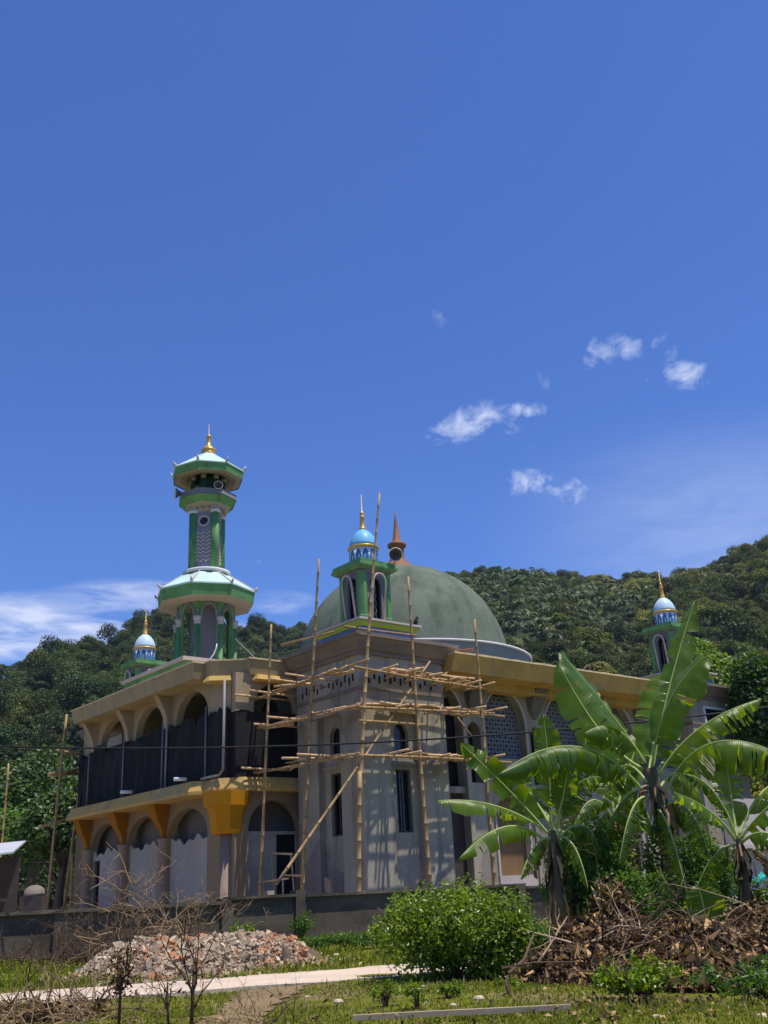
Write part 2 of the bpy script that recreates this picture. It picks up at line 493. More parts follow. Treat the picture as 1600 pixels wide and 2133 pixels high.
def npmesh(name, V, F, mats, parent=None, tint=None, mi=None, smooth=False):
    """fast mesh from arrays; F is (n,4) or (n,3)"""
    me = bpy.data.meshes.new(name)
    V = np.asarray(V, np.float32); F = np.asarray(F, np.int32)
    k = F.shape[1]
    me.vertices.add(len(V)); me.vertices.foreach_set('co', V.ravel())
    me.loops.add(F.size); me.loops.foreach_set('vertex_index', F.ravel())
    me.polygons.add(len(F)); me.polygons.foreach_set('loop_start', np.arange(0, F.size, k, dtype=np.int32))
    for mt in (mats if isinstance(mats, (list, tuple)) else [mats]):
        me.materials.append(mt)
    if mi is not None:
        me.polygons.foreach_set('material_index', np.asarray(mi, np.int32))
    me.polygons.foreach_set('use_smooth', np.full(len(F), smooth))
    me.update(calc_edges=True)
    if tint is not None:
        at_ = me.attributes.new('tint', 'FLOAT_COLOR', 'FACE')
        t = np.ones((len(F), 4), np.float32); t[:, :3] = tint
        at_.data.foreach_set('color', t.ravel())
    o = bpy.data.objects.new(name, me)
    col.objects.link(o)
    if parent:
        o.parent = parent
    return o


def norm(a):
    return a / np.maximum(np.linalg.norm(a, axis=-1, keepdims=True), 1e-9)


def cards(P, Nn, size, aspect=0.55, droop=0.15, g=rng):
    """one folded leaf (two quads sharing a rib would cost double, so one bent quad) at every point"""
    n = len(P)
    rv = g.normal(size=(n, 3))
    A = norm(np.cross(Nn, rv))
    B = norm(np.cross(Nn, A))
    s = np.asarray(size).reshape(-1, 1) * np.ones((n, 1))
    L0 = P - A * s * 0.5
    L1 = P + A * s * 0.5 - Nn * s * droop
    W0 = P + B * s * aspect * 0.5 + Nn * s * 0.06
    W1 = P - B * s * aspect * 0.5 + Nn * s * 0.06
    V = np.stack([L0, W0, L1, W1], 1).reshape(-1, 3)
    F = np.arange(4 * n).reshape(n, 4)
    return V, F


def arch(cx, hw, z0, zs, za, n=9, pointed=0.25):
    """outline of an arched opening: jambs from z0 to the springing zs, apex at za"""
    pts = [(cx - hw, z0), (cx - hw, zs)]
    for i in range(1, n):
        t = i / n
        x = -hw * math.cos(t * math.pi / 2)
        y = (za - zs) * ((1 - pointed) * math.sin(t * math.pi / 2) + pointed * t)
        pts.append((cx + x, zs + y))
    pts.append((cx, za))
    for i in range(n - 1, 0, -1):
        t = i / n
        x = hw * math.cos(t * math.pi / 2)
        y = (za - zs) * ((1 - pointed) * math.sin(t * math.pi / 2) + pointed * t)
        pts.append((cx + x, zs + y))
    pts += [(cx + hw, zs), (cx + hw, z0)]
    return pts


def rect(a0, a1, b0, b1):
    return [(a0, b0), (a1, b0), (a1, b1), (a0, b1)]


def circ(a, b, r, n=14):
    return [(a + r * math.cos(2 * math.pi * i / n), b + r * math.sin(2 * math.pi * i / n)) for i in range(n)]


def inset(poly, d):
    """offset a plan outline inwards by d (outwards if negative)"""
    n = len(poly)
    area = sum(poly[i][0] * poly[(i + 1) % n][1] - poly[(i + 1) % n][0] * poly[i][1] for i in range(n))
    sg = 1 if area > 0 else -1
    res = []
    for i in range(n):
        p0, p1, p2 = Vector(poly[i - 1]), Vector(poly[i]), Vector(poly[(i + 1) % n])
        e1 = (p1 - p0).normalized(); e2 = (p2 - p1).normalized()
        n1 = Vector((-e1.y, e1.x)) * sg; n2 = Vector((-e2.y, e2.x)) * sg
        b = n1 + n2
        k = d / max(0.3, 1 + n1.dot(n2))
        res.append((p1.x + b.x * k, p1.y + b.y * k))
    return res


# ------------------------------------------------------------------ terrain
def ground_mat():
    mt = bpy.data.materials.new('grassy_ground'); mt.use_nodes = True
    nt = mt.node_tree; N, L = nt.nodes.new, nt.links.new
    bs = nt.nodes['Principled BSDF']; bs.inputs['Roughness'].default_value = 0.95
    bs.inputs['Specular IOR Level'].default_value = 0.1
    tcn = N('ShaderNodeTexCoord')
    def noise(sc, det, ro=0.6):
        n = N('ShaderNodeTexNoise'); n.inputs['Scale'].default_value = sc; n.inputs['Detail'].default_value = det
        n.inputs['Roughness'].default_value = ro
        L(tcn.outputs['Object'], n.inputs['Vector']); return n.outputs['Fac']
    def ramp(f, stops):
        r = N('ShaderNodeValToRGB'); e = r.color_ramp.elements
        e[0].position, e[0].color = stops[0][0], (*stops[0][1], 1)
        e[1].position, e[1].color = stops[-1][0], (*stops[-1][1], 1)
        for p, c in stops[1:-1]:
            q = e.new(p); q.color = (*c, 1)
        L(f, r.inputs[0]); return r.outputs[0]
    g = ramp(noise(2.2, 8, 0.7), [(0.3, (0.065, 0.075, 0.008)), (0.5, (0.125, 0.135, 0.014)), (0.7, (0.20, 0.18, 0.04))])
    d = ramp(noise(9, 8, 0.7), [(0.3, (0.15, 0.10, 0.055)), (0.7, (0.28, 0.20, 0.12))])
    f = ramp(noise(0.55, 7, 0.7), [(0.52, (0, 0, 0)), (0.66, (1, 1, 1))])
    mx = N('ShaderNodeMix'); mx.data_type = 'RGBA'
    L(f, mx.inputs['Factor']); L(g, mx.inputs['A']); L(d, mx.inputs['B'])
    L(mx.outputs['Result'], bs.inputs['Base Color'])
    bp = N('ShaderNodeBump'); bp.inputs['Strength'].default_value = 0.6; bp.inputs['Distance'].default_value = 0.04
    L(noise(30, 6), bp.inputs['Height']); L(bp.outputs[0], bs.inputs['Normal'])
    return mt


GM = ground_mat()


def gz(x, y):
    """gentle unevenness of the near ground"""
    return 0.025 * np.sin(x * 1.3 + 0.6 * y) + 0.02 * np.sin(y * 1.9 - x * 0.7) - 0.02


xs = np.concatenate([[-2500, -600, -120, -40], np.linspace(-16, 20, 110), [50, 130, 600, 2500]])
ys = np.concatenate([[-800, -200, -40, -5], np.linspace(4, 36, 110), [60, 140, 600, 3000]])
gx, gy = np.meshgrid(xs, ys)
near = ((gx > -17) & (gx < 21) & (gy > 3) & (gy < 37))
V = np.stack([gx, gy, np.where(near, gz(gx, gy), -0.02)], -1).reshape(-1, 3)
idx = np.arange(len(xs) * len(ys)).reshape(len(ys), len(xs))
F = np.stack([idx[:-1, :-1], idx[:-1, 1:], idx[1:, 1:], idx[1:, :-1]], -1).reshape(-1, 4)
tag(npmesh('ground', V, F, GM, smooth=True), kind='structure')

# the pale concrete lane crossing in front of the rubble heap
rc = [(-14, 10.4), (-9, 11.95), (-5, 13.1), (-2.2, 13.95), (-0.7, 14.5), (2.5, 15.6), (7, 17.0), (14, 19.2)]
fx = np.linspace(-14, 14, 70)
fy = np.interp(fx, [c[0] for c in rc], [c[1] for c in rc])
rc = list(zip(fx, fy))
vs, fs = [], []
for i, (x, y) in enumerate(rc):
    a = Vector(rc[max(i - 1, 0)]); b = Vector(rc[min(i + 1, len(rc) - 1)])
    t = (b - a).normalized(); n_ = Vector((-t.y, t.x))
    for w in (-0.95, 0.95):
        p = Vector((x, y)) + n_ * (w + random.uniform(-.12, .12))
        vs.append((p.x, p.y, 0.022))
        vs.append((p.x, p.y, -0.06))
mb = MB()
for i in range(len(rc) - 1):
    o = i * 4; q = o + 4
    fs += [(o, q, q + 2, o + 2), (o, o + 1, q + 1, q), (o + 2, q + 2, q + 3, o + 3)]
mb.add(vs, fs)
tag(mb.build('road', M['road']), kind='structure')

# bare earth track worn through the lawn from the lane
tk = [(-2.0, 12.5), (-1.95, 11.6), (-1.85, 10.6), (-1.9, 9.6), (-1.85, 8.4), (-1.3, 8.4), (-1.28, 9.5), (-1.36, 10.5), (-1.4, 11.4), (-1.3, 12.6), (-1.2, 13.2), (-1.9, 13.0)]
tk2 = []
for i in range(len(tk)):
    a_, b_ = Vector(tk[i]), Vector(tk[(i + 1) % len(tk)])
    for j in range(8):
        p_ = a_.lerp(b_, j / 8)
        tk2.append((p_.x + random.uniform(-.07, .07), p_.y + random.uniform(-.09, .09)))
mb = MB()
mb.plate(tk2, [], 0, 0.004, lambda a, b, d: (a, b, float(gz(a, b)) + .012 + d))
tag(mb.build('earth_track', M['earth']), kind='structure')

# unseen pale ground between wall and mosque, added to bounce warm light onto facades
yc = [uv(-18, -1.55), uv(26, -1.55), uv(26, 26), uv(-18, 26)]
yd = MB()
yd.add([(p[0], p[1], 0.045) for p in yc], [(0, 1, 2, 3)])
tag(yd.build('bounce_yard', M['bounce_yard']), kind='structure')

# forested hills behind the mosque: skyline as (azimuth, elevation)
SKY_PX = [(-420, 1480), (-250, 1440), (-100, 1402), (0, 1384), (60, 1370), (110, 1360), (150, 1362), (200, 1340), (250, 1322), (275, 1292),
          (330, 1282), (400, 1290), (480, 1306), (550, 1308), (600, 1322), (640, 1326), (720, 1290), (800, 1240),
          (905, 1200), (1000, 1196), (1100, 1198), (1200, 1204), (1310, 1219), (1370, 1210), (1420, 1200), (1480, 1178),
          (1540, 1156), (1600, 1138), (1700, 1105), (1850, 1070), (2050, 1060)]
az_t, el_t = [], []
for px, py in SKY_PX:
    r = ray(px, py)
    az_t.append(math.degrees(math.atan2(r[0], r[1]))); el_t.append(math.atan2(r[2], math.hypot(r[0], r[1])))
az_t = np.array(az_t); el_t = np.array(el_t)
RD = np.interp(az_t, [-32, -22, -14, -6, 0, 14, 24, 34], [250, 270, 330, 420, 440, 430, 400, 390])
R0 = 78.0


def hill_z(a, r):
    e = np.interp(a, az_t, el_t); rd = np.interp(a, az_t, RD)
    top = np.tan(e) * rd - 4.0
    t = np.clip((r - R0) / (rd - R0), 0, 1.6)
    up = np.clip(t, 0, 1)
    z = top * (0.72 * up + 0.28 * up * up * (3 - 2 * up))
    z = z - np.clip(t - 1, 0, 1) * 60
    wob = (np.sin(a * 0.9 + r * 0.021) * 3.0 + np.sin(a * 2.3 - r * 0.037) * 1.8 + np.sin(r * 0.09 + a * 0.4) * 1.2)
    return z + wob * np.clip(t * 3, 0, 1) * np.clip((1.0 - t) * 4, 0.0, 1) + 0.98 * up - 0.3


aa = np.linspace(-36, 38, 130); rr_ = np.concatenate([np.linspace(R0 - 6, 460, 70), [520, 640, 800]])
A, RR_ = np.meshgrid(aa, rr_)
Z = hill_z(A, RR_)
Z[0] = -2.0
V = np.stack([RR_ * np.sin(np.radians(A)), RR_ * np.cos(np.radians(A)), Z], -1).reshape(-1, 3)
idx = np.arange(A.size).reshape(A.shape)
F = np.stack([idx[:-1, :-1], idx[:-1, 1:], idx[1:, 1:], idx[1:, :-1]], -1).reshape(-1, 4)
tag(npmesh('hill', V, F, M['hillsoil'], smooth=True), kind='structure')


# ------------------------------------------------------------------ foliage
def crown_cards(g, rx, rz, n, size, lobes=8, squash=0.75):
    """leaf clumps on several overlapping lobes: an uneven crown with gaps"""
    P, Nn = [], []
    cs = []
    for i in range(lobes):
        d = norm(g.normal(size=3)); d[2] = abs(d[2]) * 0.9 - 0.25
        cs.append((d * np.array([rx, rx, rz]) * g.uniform(0.35, 0.68), g.uniform(0.34, 0.58)))
    for c, k in cs:
        m_ = n // lobes
        d = norm(g.normal(size=(m_, 3)))
        d[:, 2] = np.where(d[:, 2] < -0.35, -d[:, 2], d[:, 2])
        rad = g.uniform(0.72, 1.06, size=(m_, 1))
        p = c + d * rad * np.array([rx * k, rx * k, rz * k * 1.05])
        P.append(p); Nn.append(norm(d + g.normal(size=(m_, 3)) * 0.55 + np.array([0, 0, 0.35])))
    P = np.concatenate(P); Nn = np.concatenate(Nn)
    return cards(P, Nn, g.uniform(0.7, 1.35, len(P)) * size, 0.8, 0.2, g)


def palm_cards(g, r, fr=15):
    V, F = [], []
    k = 0
    for i in range(fr):
        a = g.uniform(0, 2 * np.pi); up = g.uniform(0.15, 1.0); L_ = r * g.uniform(0.8, 1.1)
        d = np.array([np.cos(a), np.sin(a), 0]); s = np.array([-np.sin(a), np.cos(a), 0])
        pts = []
        for t in np.linspace(0, 1, 6):
            pts.append(d * L_ * t * 0.95 + np.array([0, 0, L_ * (up * t - (0.55 + 0.45 * up) * t * t * 1.15)]))
        ws = [0.05, 0.5, 0.62, 0.55, 0.4, 0.05]
        for j in range(5):
            for sg in (1, -1):
                a0, a1 = pts[j], pts[j + 1]
                w0, w1 = ws[j] * r * .15, ws[j + 1] * r * .15
                V += [a0, a1, a1 + s * sg * w1 - np.array([0, 0, w1 * .9]), a0 + s * sg * w0 - np.array([0, 0, w0 * .9])]
                F.append([k, k + 1, k + 2, k + 3]); k += 4
    return np.array(V), np.array(F)


LM_far = leafmat('hill_foliage', (0.030, 0.056, 0.015), (0.098, 0.132, 0.036), 0.22, 0.5, tint=True, spec=0.3)
LM_dark = leafmat('dark_tree_leaves', (0.030, 0.065, 0.014), (0.085, 0.145, 0.028), 0.25, 0.45)
LM_mid = leafmat('green_tree_leaves', (0.045, 0.105, 0.012), (0.12, 0.205, 0.028), 0.34, 0.45)
LM_lite = leafmat('bright_tree_leaves', (0.08, 0.15, 0.018), (0.20, 0.27, 0.035), 0.3, 0.5)
LM_olive = leafmat('olive_tree_leaves', (0.10, 0.11, 0.02), (0.21, 0.20, 0.05), 0.25, 0.55)
LM_bush = leafmat('shrub_leaves', (0.050, 0.100, 0.003), (0.27, 0.34, 0.020), 0.34, 0.4, spec=0.5)
LM_dry = leafmat('dead_leaves', (0.016, 0.008, 0.004), (0.58, 0.35, 0.17), 0.15, 0.7, spec=0.2, power=3.0)
LM_grass = leafmat('grass_blades', (0.095, 0.125, 0.006), (0.25, 0.26, 0.025), 0.3, 0.6, spec=0.2)
LM_drygrass = leafmat('dry_grass', (0.20, 0.17, 0.07), (0.38, 0.32, 0.15), 0.3, 0.7, spec=0.2)

g2 = np.random.default_rng(11)
# crown variants for the wood on the hills (kept out of the scene, used by the forest only)
SRC_T, SRC_P = [], []
for i in range(11):
    rx = g2.uniform(1.6, 2.7)
    V, F = crown_cards(g2, rx, rx * g2.uniform(0.75, 1.15), 1500, 0.23, lobes=int(g2.integers(7, 13)))
    SRC_T.append(npmesh('wood_crown', V, F, LM_far))
for i in range(5):
    V, F = palm_cards(g2, g2.uniform(1.7, 2.3), int(g2.integers(22, 30)))
    SRC_P.append(npmesh('wood_palm', V, F, LM_far))
for o in SRC_T + SRC_P:
    col.objects.unlink(o)

pts = []
r = R0 + 2
while r < 470:
    sp = np.interp(r, [80, 200, 460], [2.9, 3.2, 4.0])
    da = math.degrees(sp / r)
    for a in np.arange(-33, 35, da):
        pts.append((a + g2.uniform(-.45, .45) * da, r + g2.uniform(-.5, .5) * sp))
    r += sp
pts = np.array(pts)
rdl = np.interp(pts[:, 0], az_t, RD)
pts = pts[pts[:, 1] < rdl + 14]; rdl = np.interp(pts[:, 0], az_t, RD)
pz = hill_z(pts[:, 0], pts[:, 1])
px_ = pts[:, 1] * np.sin(np.radians(pts[:, 0])); py_ = pts[:, 1] * np.cos(np.radians(pts[:, 0]))
NT = len(pts)
palmzone = np.sin(px_ * 0.031 + 1.0) + np.sin(py_ * 0.027 - px_ * 0.012) + g2.normal(size=NT) * 0.5
palm = (palmzone > 0.35) & (px_ > -15) & (pts[:, 1] > 105) & (pts[:, 1] < rdl - 20) & (g2.random(NT) < .7)
sc_ = g2.uniform(0.6, 1.35, NT) * np.where(g2.random(NT) < .12, 1.35, 1.0)
hgt = np.where(palm, g2.uniform(3.0, 5.2, NT), g2.uniform(1.0, 3.2, NT) * sc_)
co = np.stack([px_, py_, pz + hgt], -1).astype(np.float32)
scv = np.stack([sc_, sc_, sc_ * g2.uniform(.8, 1.3, NT)], -1)
rotv = np.stack([g2.normal(0, .12, NT), g2.normal(0, .12, NT), g2.uniform(0, 6.28, NT)], -1)
k = g2.random(NT); b = g2.uniform(.5, 1.6, NT)[:, None]
tint = np.where(palm[:, None], np.array([1.15, 1.25, 1.3]), np.array([1.0, 1.0, 1.0]))
tint = np.where(((k > .78) & ~palm)[:, None], np.array([1.6, 1.35, .95]), tint)
tint = np.where(((k < .2) & ~palm)[:, None], np.array([.55, .72, .8]), tint)
pale = ((k > .955) & (px_ > 0)) | ((px_ > 75) & (pts[:, 1] > 290) & (k > .55)) | ((np.abs(px_ - 26) < 7) & (np.abs(pts[:, 1] - 150) < 16) & (k > .6))
tint = np.where(pale[:, None], np.array([2.9, 2.2, 2.9]), tint)
tint = np.where(((px_ > 20) & ~palm)[:, None], tint * np.array([1.45, 1.25, .85]), tint)  # right slope's sunlight put into the tint: warmer and brighter
nearr = (px_ > 14) & (pts[:, 1] < 150)
tint = np.where(nearr[:, None], tint * np.array([1.9, 1.7, 1.0]), tint) * b * 0.78
me = bpy.data.meshes.new('forest')
me.vertices.add(NT); me.vertices.foreach_set('co', co.ravel())
def addattr(n, ty, arr):
    a_ = me.attributes.new(n, ty, 'POINT')
    key = {'FLOAT_VECTOR': 'vector', 'FLOAT_COLOR': 'color', 'INT': 'value', 'BOOLEAN': 'value'}[ty]
    a_.data.foreach_set(key, np.ascontiguousarray(arr).ravel())
addattr('rot', 'FLOAT_VECTOR', rotv.astype(np.float32)); addattr('scl', 'FLOAT_VECTOR', scv.astype(np.float32))
addattr('tint', 'FLOAT_COLOR', np.concatenate([tint, np.ones((NT, 1))], 1).astype(np.float32))
addattr('kind_index', 'INT', g2.integers(0, 55, NT).astype(np.int32)); addattr('is_palm', 'BOOLEAN', palm)
forest = bpy.data.objects.new('forest', me); col.objects.link(forest)
ng = bpy.data.node_groups.new('wood', 'GeometryNodeTree')
ng.interface.new_socket('Geometry', in_out='INPUT', socket_type='NodeSocketGeometry')
ng.interface.new_socket('Geometry', in_out='OUTPUT', socket_type='NodeSocketGeometry')
NN, LL = ng.nodes.new, ng.links.new
gin, gout = NN('NodeGroupInput'), NN('NodeGroupOutput')


def named(n, ty):
    q = NN('GeometryNodeInputNamedAttribute'); q.data_type = ty; q.inputs['Name'].default_value = n
    return q.outputs['Attribute']


outj = NN('GeometryNodeJoinGeometry')
for srcs, inv in ((SRC_T, True), (SRC_P, False)):
    jn = NN('GeometryNodeJoinGeometry')
    for o in srcs:
        oi = NN('GeometryNodeObjectInfo'); oi.inputs['Object'].default_value = o; oi.inputs['As Instance'].default_value = True
        LL(oi.outputs['Geometry'], jn.inputs[0])
    ip = NN('GeometryNodeInstanceOnPoints'); ip.inputs['Pick Instance'].default_value = True
    LL(gin.outputs[0], ip.inputs['Points']); LL(jn.outputs[0], ip.inputs['Instance'])
    se = named('is_palm', 'BOOLEAN')
    if inv:
        nb_ = NN('FunctionNodeBooleanMath'); nb_.operation = 'NOT'; LL(se, nb_.inputs[0]); se = nb_.outputs[0]
    LL(se, ip.inputs['Selection'])
    md = NN('FunctionNodeIntegerMath'); md.operation = 'MODULO'; LL(named('kind_index', 'INT'), md.inputs[0]); md.inputs[1].default_value = len(srcs)
    LL(md.outputs[0], ip.inputs['Instance Index'])
    LL(named('rot', 'FLOAT_VECTOR'), ip.inputs['Rotation']); LL(named('scl', 'FLOAT_VECTOR'), ip.inputs['Scale'])
    LL(ip.outputs[0], outj.inputs[0])
LL(outj.outputs[0], gout.inputs[0])
md_ = forest.modifiers.new('wood', 'NODES'); md_.node_group = ng
tag(forest, kind='stuff')


def tree(name, label, cat, pos, h, rx, rz, n, size, lm, seed, lobes=10, group=None, aspect=0.5):
    g = np.random.default_rng(seed)
    t = empty(name, label, cat, pos, group=group)
    zc = h - rz * 0.95
    mb = MB()
    bend = g.normal(size=2) * 0.04 * h
    pts_ = [(bend[0] * s * s, bend[1] * s * s, zc * 1.05 * s) for s in np.linspace(0, 1, 7)]
    r0 = 0.028 * h + 0.04
    mb.tube(pts_, [r0 * (1.25 - 0.95 * s) for s in np.linspace(0, 1, 7)], 8)
    V, F = crown_cards(g, rx, rz, n, size, lobes)
    for i in range(7):
        a = g.uniform(0, 6.28); s = g.uniform(0.5, 0.95)
        b0 = Vector((bend[0] * s * s, bend[1] * s * s, zc * s))
        b1 = Vector((math.cos(a) * rx * 0.6, math.sin(a) * rx * 0.6, zc + rz * g.uniform(-0.3, 0.5)))
        mid = (b0 + b1) / 2 + Vector((0, 0, 0.08 * h))
        mb.tube([b0, mid, b1], [r0 * 0.45, r0 * 0.28, r0 * 0.1], 6)
    mb.build('trunk', M['trunk'], t)
    V = V + np.array([bend[0], bend[1], zc])
    npmesh('crown', V, F, lm, t)
    return t


# the air: far slopes fade a little towards blue
hz_ = MB()
hz_.box(-700, 700, -60, 900, -3, 190)
hzm = bpy.data.materials.new('air'); hzm.use_nodes = True
hzm.node_tree.nodes.clear()
ho = hzm.node_tree.nodes.new('ShaderNodeOutputMaterial'); hv = hzm.node_tree.nodes.new('ShaderNodeVolumePrincipled')
hv.inputs['Color'].default_value = (0.72, 0.84, 1.0, 1); hv.inputs['Density'].default_value = 0.00011
hv.inputs['Anisotropy'].default_value = 0.0
hzm.node_tree.links.new(hv.outputs[0], ho.inputs['Volume'])
tag(hz_.build('haze', hzm), kind='stuff')

# ------------------------------------------------------------------ the mosque
HALL = tuple(ORG)


def onv(v0):
    return lambda a, b, d: (a, v0 + d, b)


def onu(u0):
    return lambda a, b, d: (u0 + d, a, b)


mosque = empty('mosque', 'grey unfinished mosque with a big moss green dome, ochre eaves and arched galleries', 'mosque', HALL, YAW)


def side_fn(k, cx, cy, half):
    """maps (a along the face, height, depth inwards) to the k-th side of a square centred at cx, cy"""
    rot = k * math.pi / 2
    c, s = round(math.cos(rot)), round(math.sin(rot))
    def fn(a, b, d):
        x, y = a - half, -half + d
        return (cx + c * x - s * y, cy + s * x + c * y, b)
    return fn


def corner_pier(cx, cy, slots=True, slit=True):
    W, REC = 3.5, 0.25
    mb = MB()
    for sx in (0, 1):
        for sy in (0, 1):
            x0 = cx - 1.75 + sx * 2.35; y0 = cy - 1.75 + sy * 2.35
            mb.box(x0, x0 + 1.15, y0, y0 + 1.15, 0, 6.42)
    mb.box(cx - 1.75, cx + 1.75, cy - 1.75, cy + 1.75, 6.42, 8.30)
    for k in range(4):
        fn = side_fn(k, cx, cy, 1.75)
        holes = [arch(1.77, 0.30, 5.1, 5.75, 6.08, 7, 0.1)]
        if slit:
            holes.append(rect(1.47, 2.09, 2.72, 4.62))
        mb.plate(rect(1.15, 2.35, 0, 6.42), holes, REC, REC + 0.16, fn)
        # a stepped lintel and sill inside the recess
        mb.plate(rect(1.15, 2.35, 4.74, 4.86), [], REC - 0.05, REC + 0.001, fn)
    body = mb.build('corner_pier', M['plaster'], mosque)
    for k in range(4):
        fn = side_fn(k, cx, cy, 1.75)
        w = MB()
        w.plate(rect(1.40, 2.15, 5.0, 6.2), [], REC + 0.2, REC + 0.22, fn)
        w.build('window', M['glass'], body)
        if slit:
            w = MB()
            w.plate(rect(1.40, 2.15, 2.6, 4.7), [], REC + 0.2, REC + 0.22, fn)
            w.plate(rect(1.47, 2.09, 2.72, 4.62), [rect(1.53, 1.76, 2.78, 4.56), rect(1.80, 2.03, 2.78, 4.56)], REC + 0.10, REC + 0.15, fn, 1)
            w.build('window', [M['glass'], M['wooddark']], body)
        if slots:
            s = MB()
            for i in range(14):
                a = 0.32 + i * 0.215 + random.uniform(-.02, .02)
                if 1.45 < a < 1.75 and k == 3: continue
                z = 7.2 + (0.12 if i % 2 else 0) + random.uniform(-.03, .03)
                s.plate(rect(a, a + 0.085, z, z + random.uniform(.16, .26)), [], -0.004, 0.05, fn)
            s.build('painted_vent_slots', M['black'], body)  # black plates on the wall, painted in place of shaded slots
    c = MB()
    def sq(h, z): return [(cx - h, cy - h, z), (cx + h, cy - h, z), (cx + h, cy + h, z), (cx - h, cy + h, z)]
    c.loft([sq(1.84, 8.10), sq(1.84, 8.22), sq(1.90, 8.24), sq(2.13, 8.58), sq(2.2, 8.60), sq(2.2, 8.72)], 0)
    c.loft([sq(1.80, 6.98), sq(1.80, 7.08)], 0)
    c.build('cornice', M['cornice'], body)
    return body


corner_pier(1.75, 1.75)
cp = corner_pier(19.25, 1.75, slots=False, slit=False)
corner_pier(1.75, 18.85, slots=False)
fr = MB()
fr.plate(rect(18.42, 20.15, 6.75, 7.80), [rect(18.52, 20.05, 6.85, 7.70)], -0.05, 0.03, onv(0.0))
fr.plate(rect(18.52, 20.05, 6.85, 7.70), [], -0.005, -0.002, onv(0.0), 1)
fr.build('window', [M['white'], M['glass']], cp)

# hall body behind the galleries, roof slab, dome
mb = MB()
mb.box(1.0, 20.0, 1.62, 20.0, 0, 8.0)
mb.build('hall_wall', M['plaster'], mosque)
mb = MB()
mb.box(0.4, 20.6, 1.05, 20.4, 8.05, 8.55)
mb.build('roof_slab', M['cornice'], mosque)
DC = (10.58, 10.25)
mb = MB()
mb.lathe([(5.80, 8.55), (5.80, 10.46), (5.86, 10.55)], 64, DC)
mb.lathe([(5.90, 10.552), (5.93, 10.57), (5.93, 10.63), (5.8, 10.65), (5.0, 10.66)], 64, DC, 1)
drum = mb.build('drum', [M['drum'], M['white']], mosque)
mb = MB()
prof = [(4.88 * math.cos(t) ** 0.96, 10.6 + 4.84 * math.sin(t)) for t in np.linspace(0, math.pi / 2 - 0.08, 22)]
mb.lathe(prof, 72, DC)
dome = mb.build('dome', M['dome'], mosque)
mb = MB()
mb.lathe([(0.95, 15.2), (0.98, 15.38), (0.86, 15.48), (0.42, 15.86), (0.33, 16.06), (0.33, 16.55), (0.44, 16.60), (0.46, 16.72),
          (0.40, 16.78), (0.24, 16.86), (0.20, 16.9), (0.05, 18.05), (0.02, 18.5)], 24, DC)
mb.build('dome_spire', M['brown'], dome)

# ---- left-hand two-storey gallery
gal = mosque
BAY = (7.1, 10.3, 13.5)
U0 = -2.1
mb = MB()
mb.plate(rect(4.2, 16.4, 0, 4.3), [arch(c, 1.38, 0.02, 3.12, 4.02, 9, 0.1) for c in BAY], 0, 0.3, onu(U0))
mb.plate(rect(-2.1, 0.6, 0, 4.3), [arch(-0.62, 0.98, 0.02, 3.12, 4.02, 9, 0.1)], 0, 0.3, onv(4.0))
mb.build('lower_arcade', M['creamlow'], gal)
mb = MB()
jag = [(5.2, 0)] + [(15.6, 0)] + [(15.6 - k * .085, 3.0 + .09 * math.sin(k * .31) + .07 * math.sin(k * .83 + 1) + random.uniform(-.025, .025)) for k in range(123)]
mb.plate(jag, [rect(14.25, 14.85, 0.02, 2.7)], 0.12, 0.2, onu(U0))
mb.plate(rect(-1.7, 0.5, 0, 3.05), [rect(-0.42, 0.36, 0.01, 2.95)], 0.2, 0.28, onv(4.0))
mb.build('infill_wall', M['smooth'], gal)
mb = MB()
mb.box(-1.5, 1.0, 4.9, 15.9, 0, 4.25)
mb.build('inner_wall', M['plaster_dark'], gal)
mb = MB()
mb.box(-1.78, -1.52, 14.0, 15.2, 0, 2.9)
mb.build('doorway_shade_box', M['black'], gal)  # solid black box: the doorway's inner shade is put into its colour
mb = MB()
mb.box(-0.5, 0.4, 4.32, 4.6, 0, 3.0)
mb.build('doorway_shade_box', M['black'], gal)  # black box again in place of a shaded doorway
for v in (8.7, 11.9, 15.1):
    mb = MB()
    mb.lathe([(0.23, 0), (0.23, 0.12), (0.2, 0.16), (0.2, 3.0), (0.25, 3.08), (0.25, 3.14)], 16, (U0 - 0.02, v))
    mb.build('column', M['brownpil'], gal)
    mb = MB()
    rings = []
    for z, w, d in ((3.14, 0.13, 0.10), (3.5, 0.15, 0.22), (3.78, 0.20, 0.42), (3.82, 0.27, 0.44), (4.262, 0.28, 0.62)):
        rings.append([(U0 + 0.02, v - w, z), (U0 - d, v - w, z), (U0 - d, v + w, z), (U0 + 0.02, v + w, z)])
    mb.loft(rings)
    mb.build('corbel', M['orange'], gal)
CPX, CPY = -2.12, 4.42
mb = MB()
mb.lathe([(0.27, 0), (0.27, 0.15), (0.225, 0.2), (0.225, 3.0)], 20, (CPX, CPY))
mb.build('column', M['brownpil'], gal)
mb = MB()
mb.lathe([(0.50, 2.98), (0.52, 3.05), (0.60, 3.6), (0.66, 3.78), (0.76, 3.82), (0.80, 4.262)], 8, (CPX, CPY), rot=R(22.5), smooth=False)
mb.build('corbel', M['amber'], gal)

led = [(0.4, 3.58), (-1.15, 3.58), (-1.25, 3.74), (-1.90, 3.74), (-2.62, 4.45), (-2.62, 5.1), (-3.0, 5.4), (-3.0, 15.4), (-2.6, 15.6), (-2.2, 16.4), (0.4, 16.4)]
mb = MB()
top = inset(led, 0.16)
mb.loft([[(x, y, 4.262) for x, y in led], [(x, y, 4.36) for x, y in led], [(x, y, 4.70) for x, y in top]])
mb.build('ledge', M['yellow'], gal)

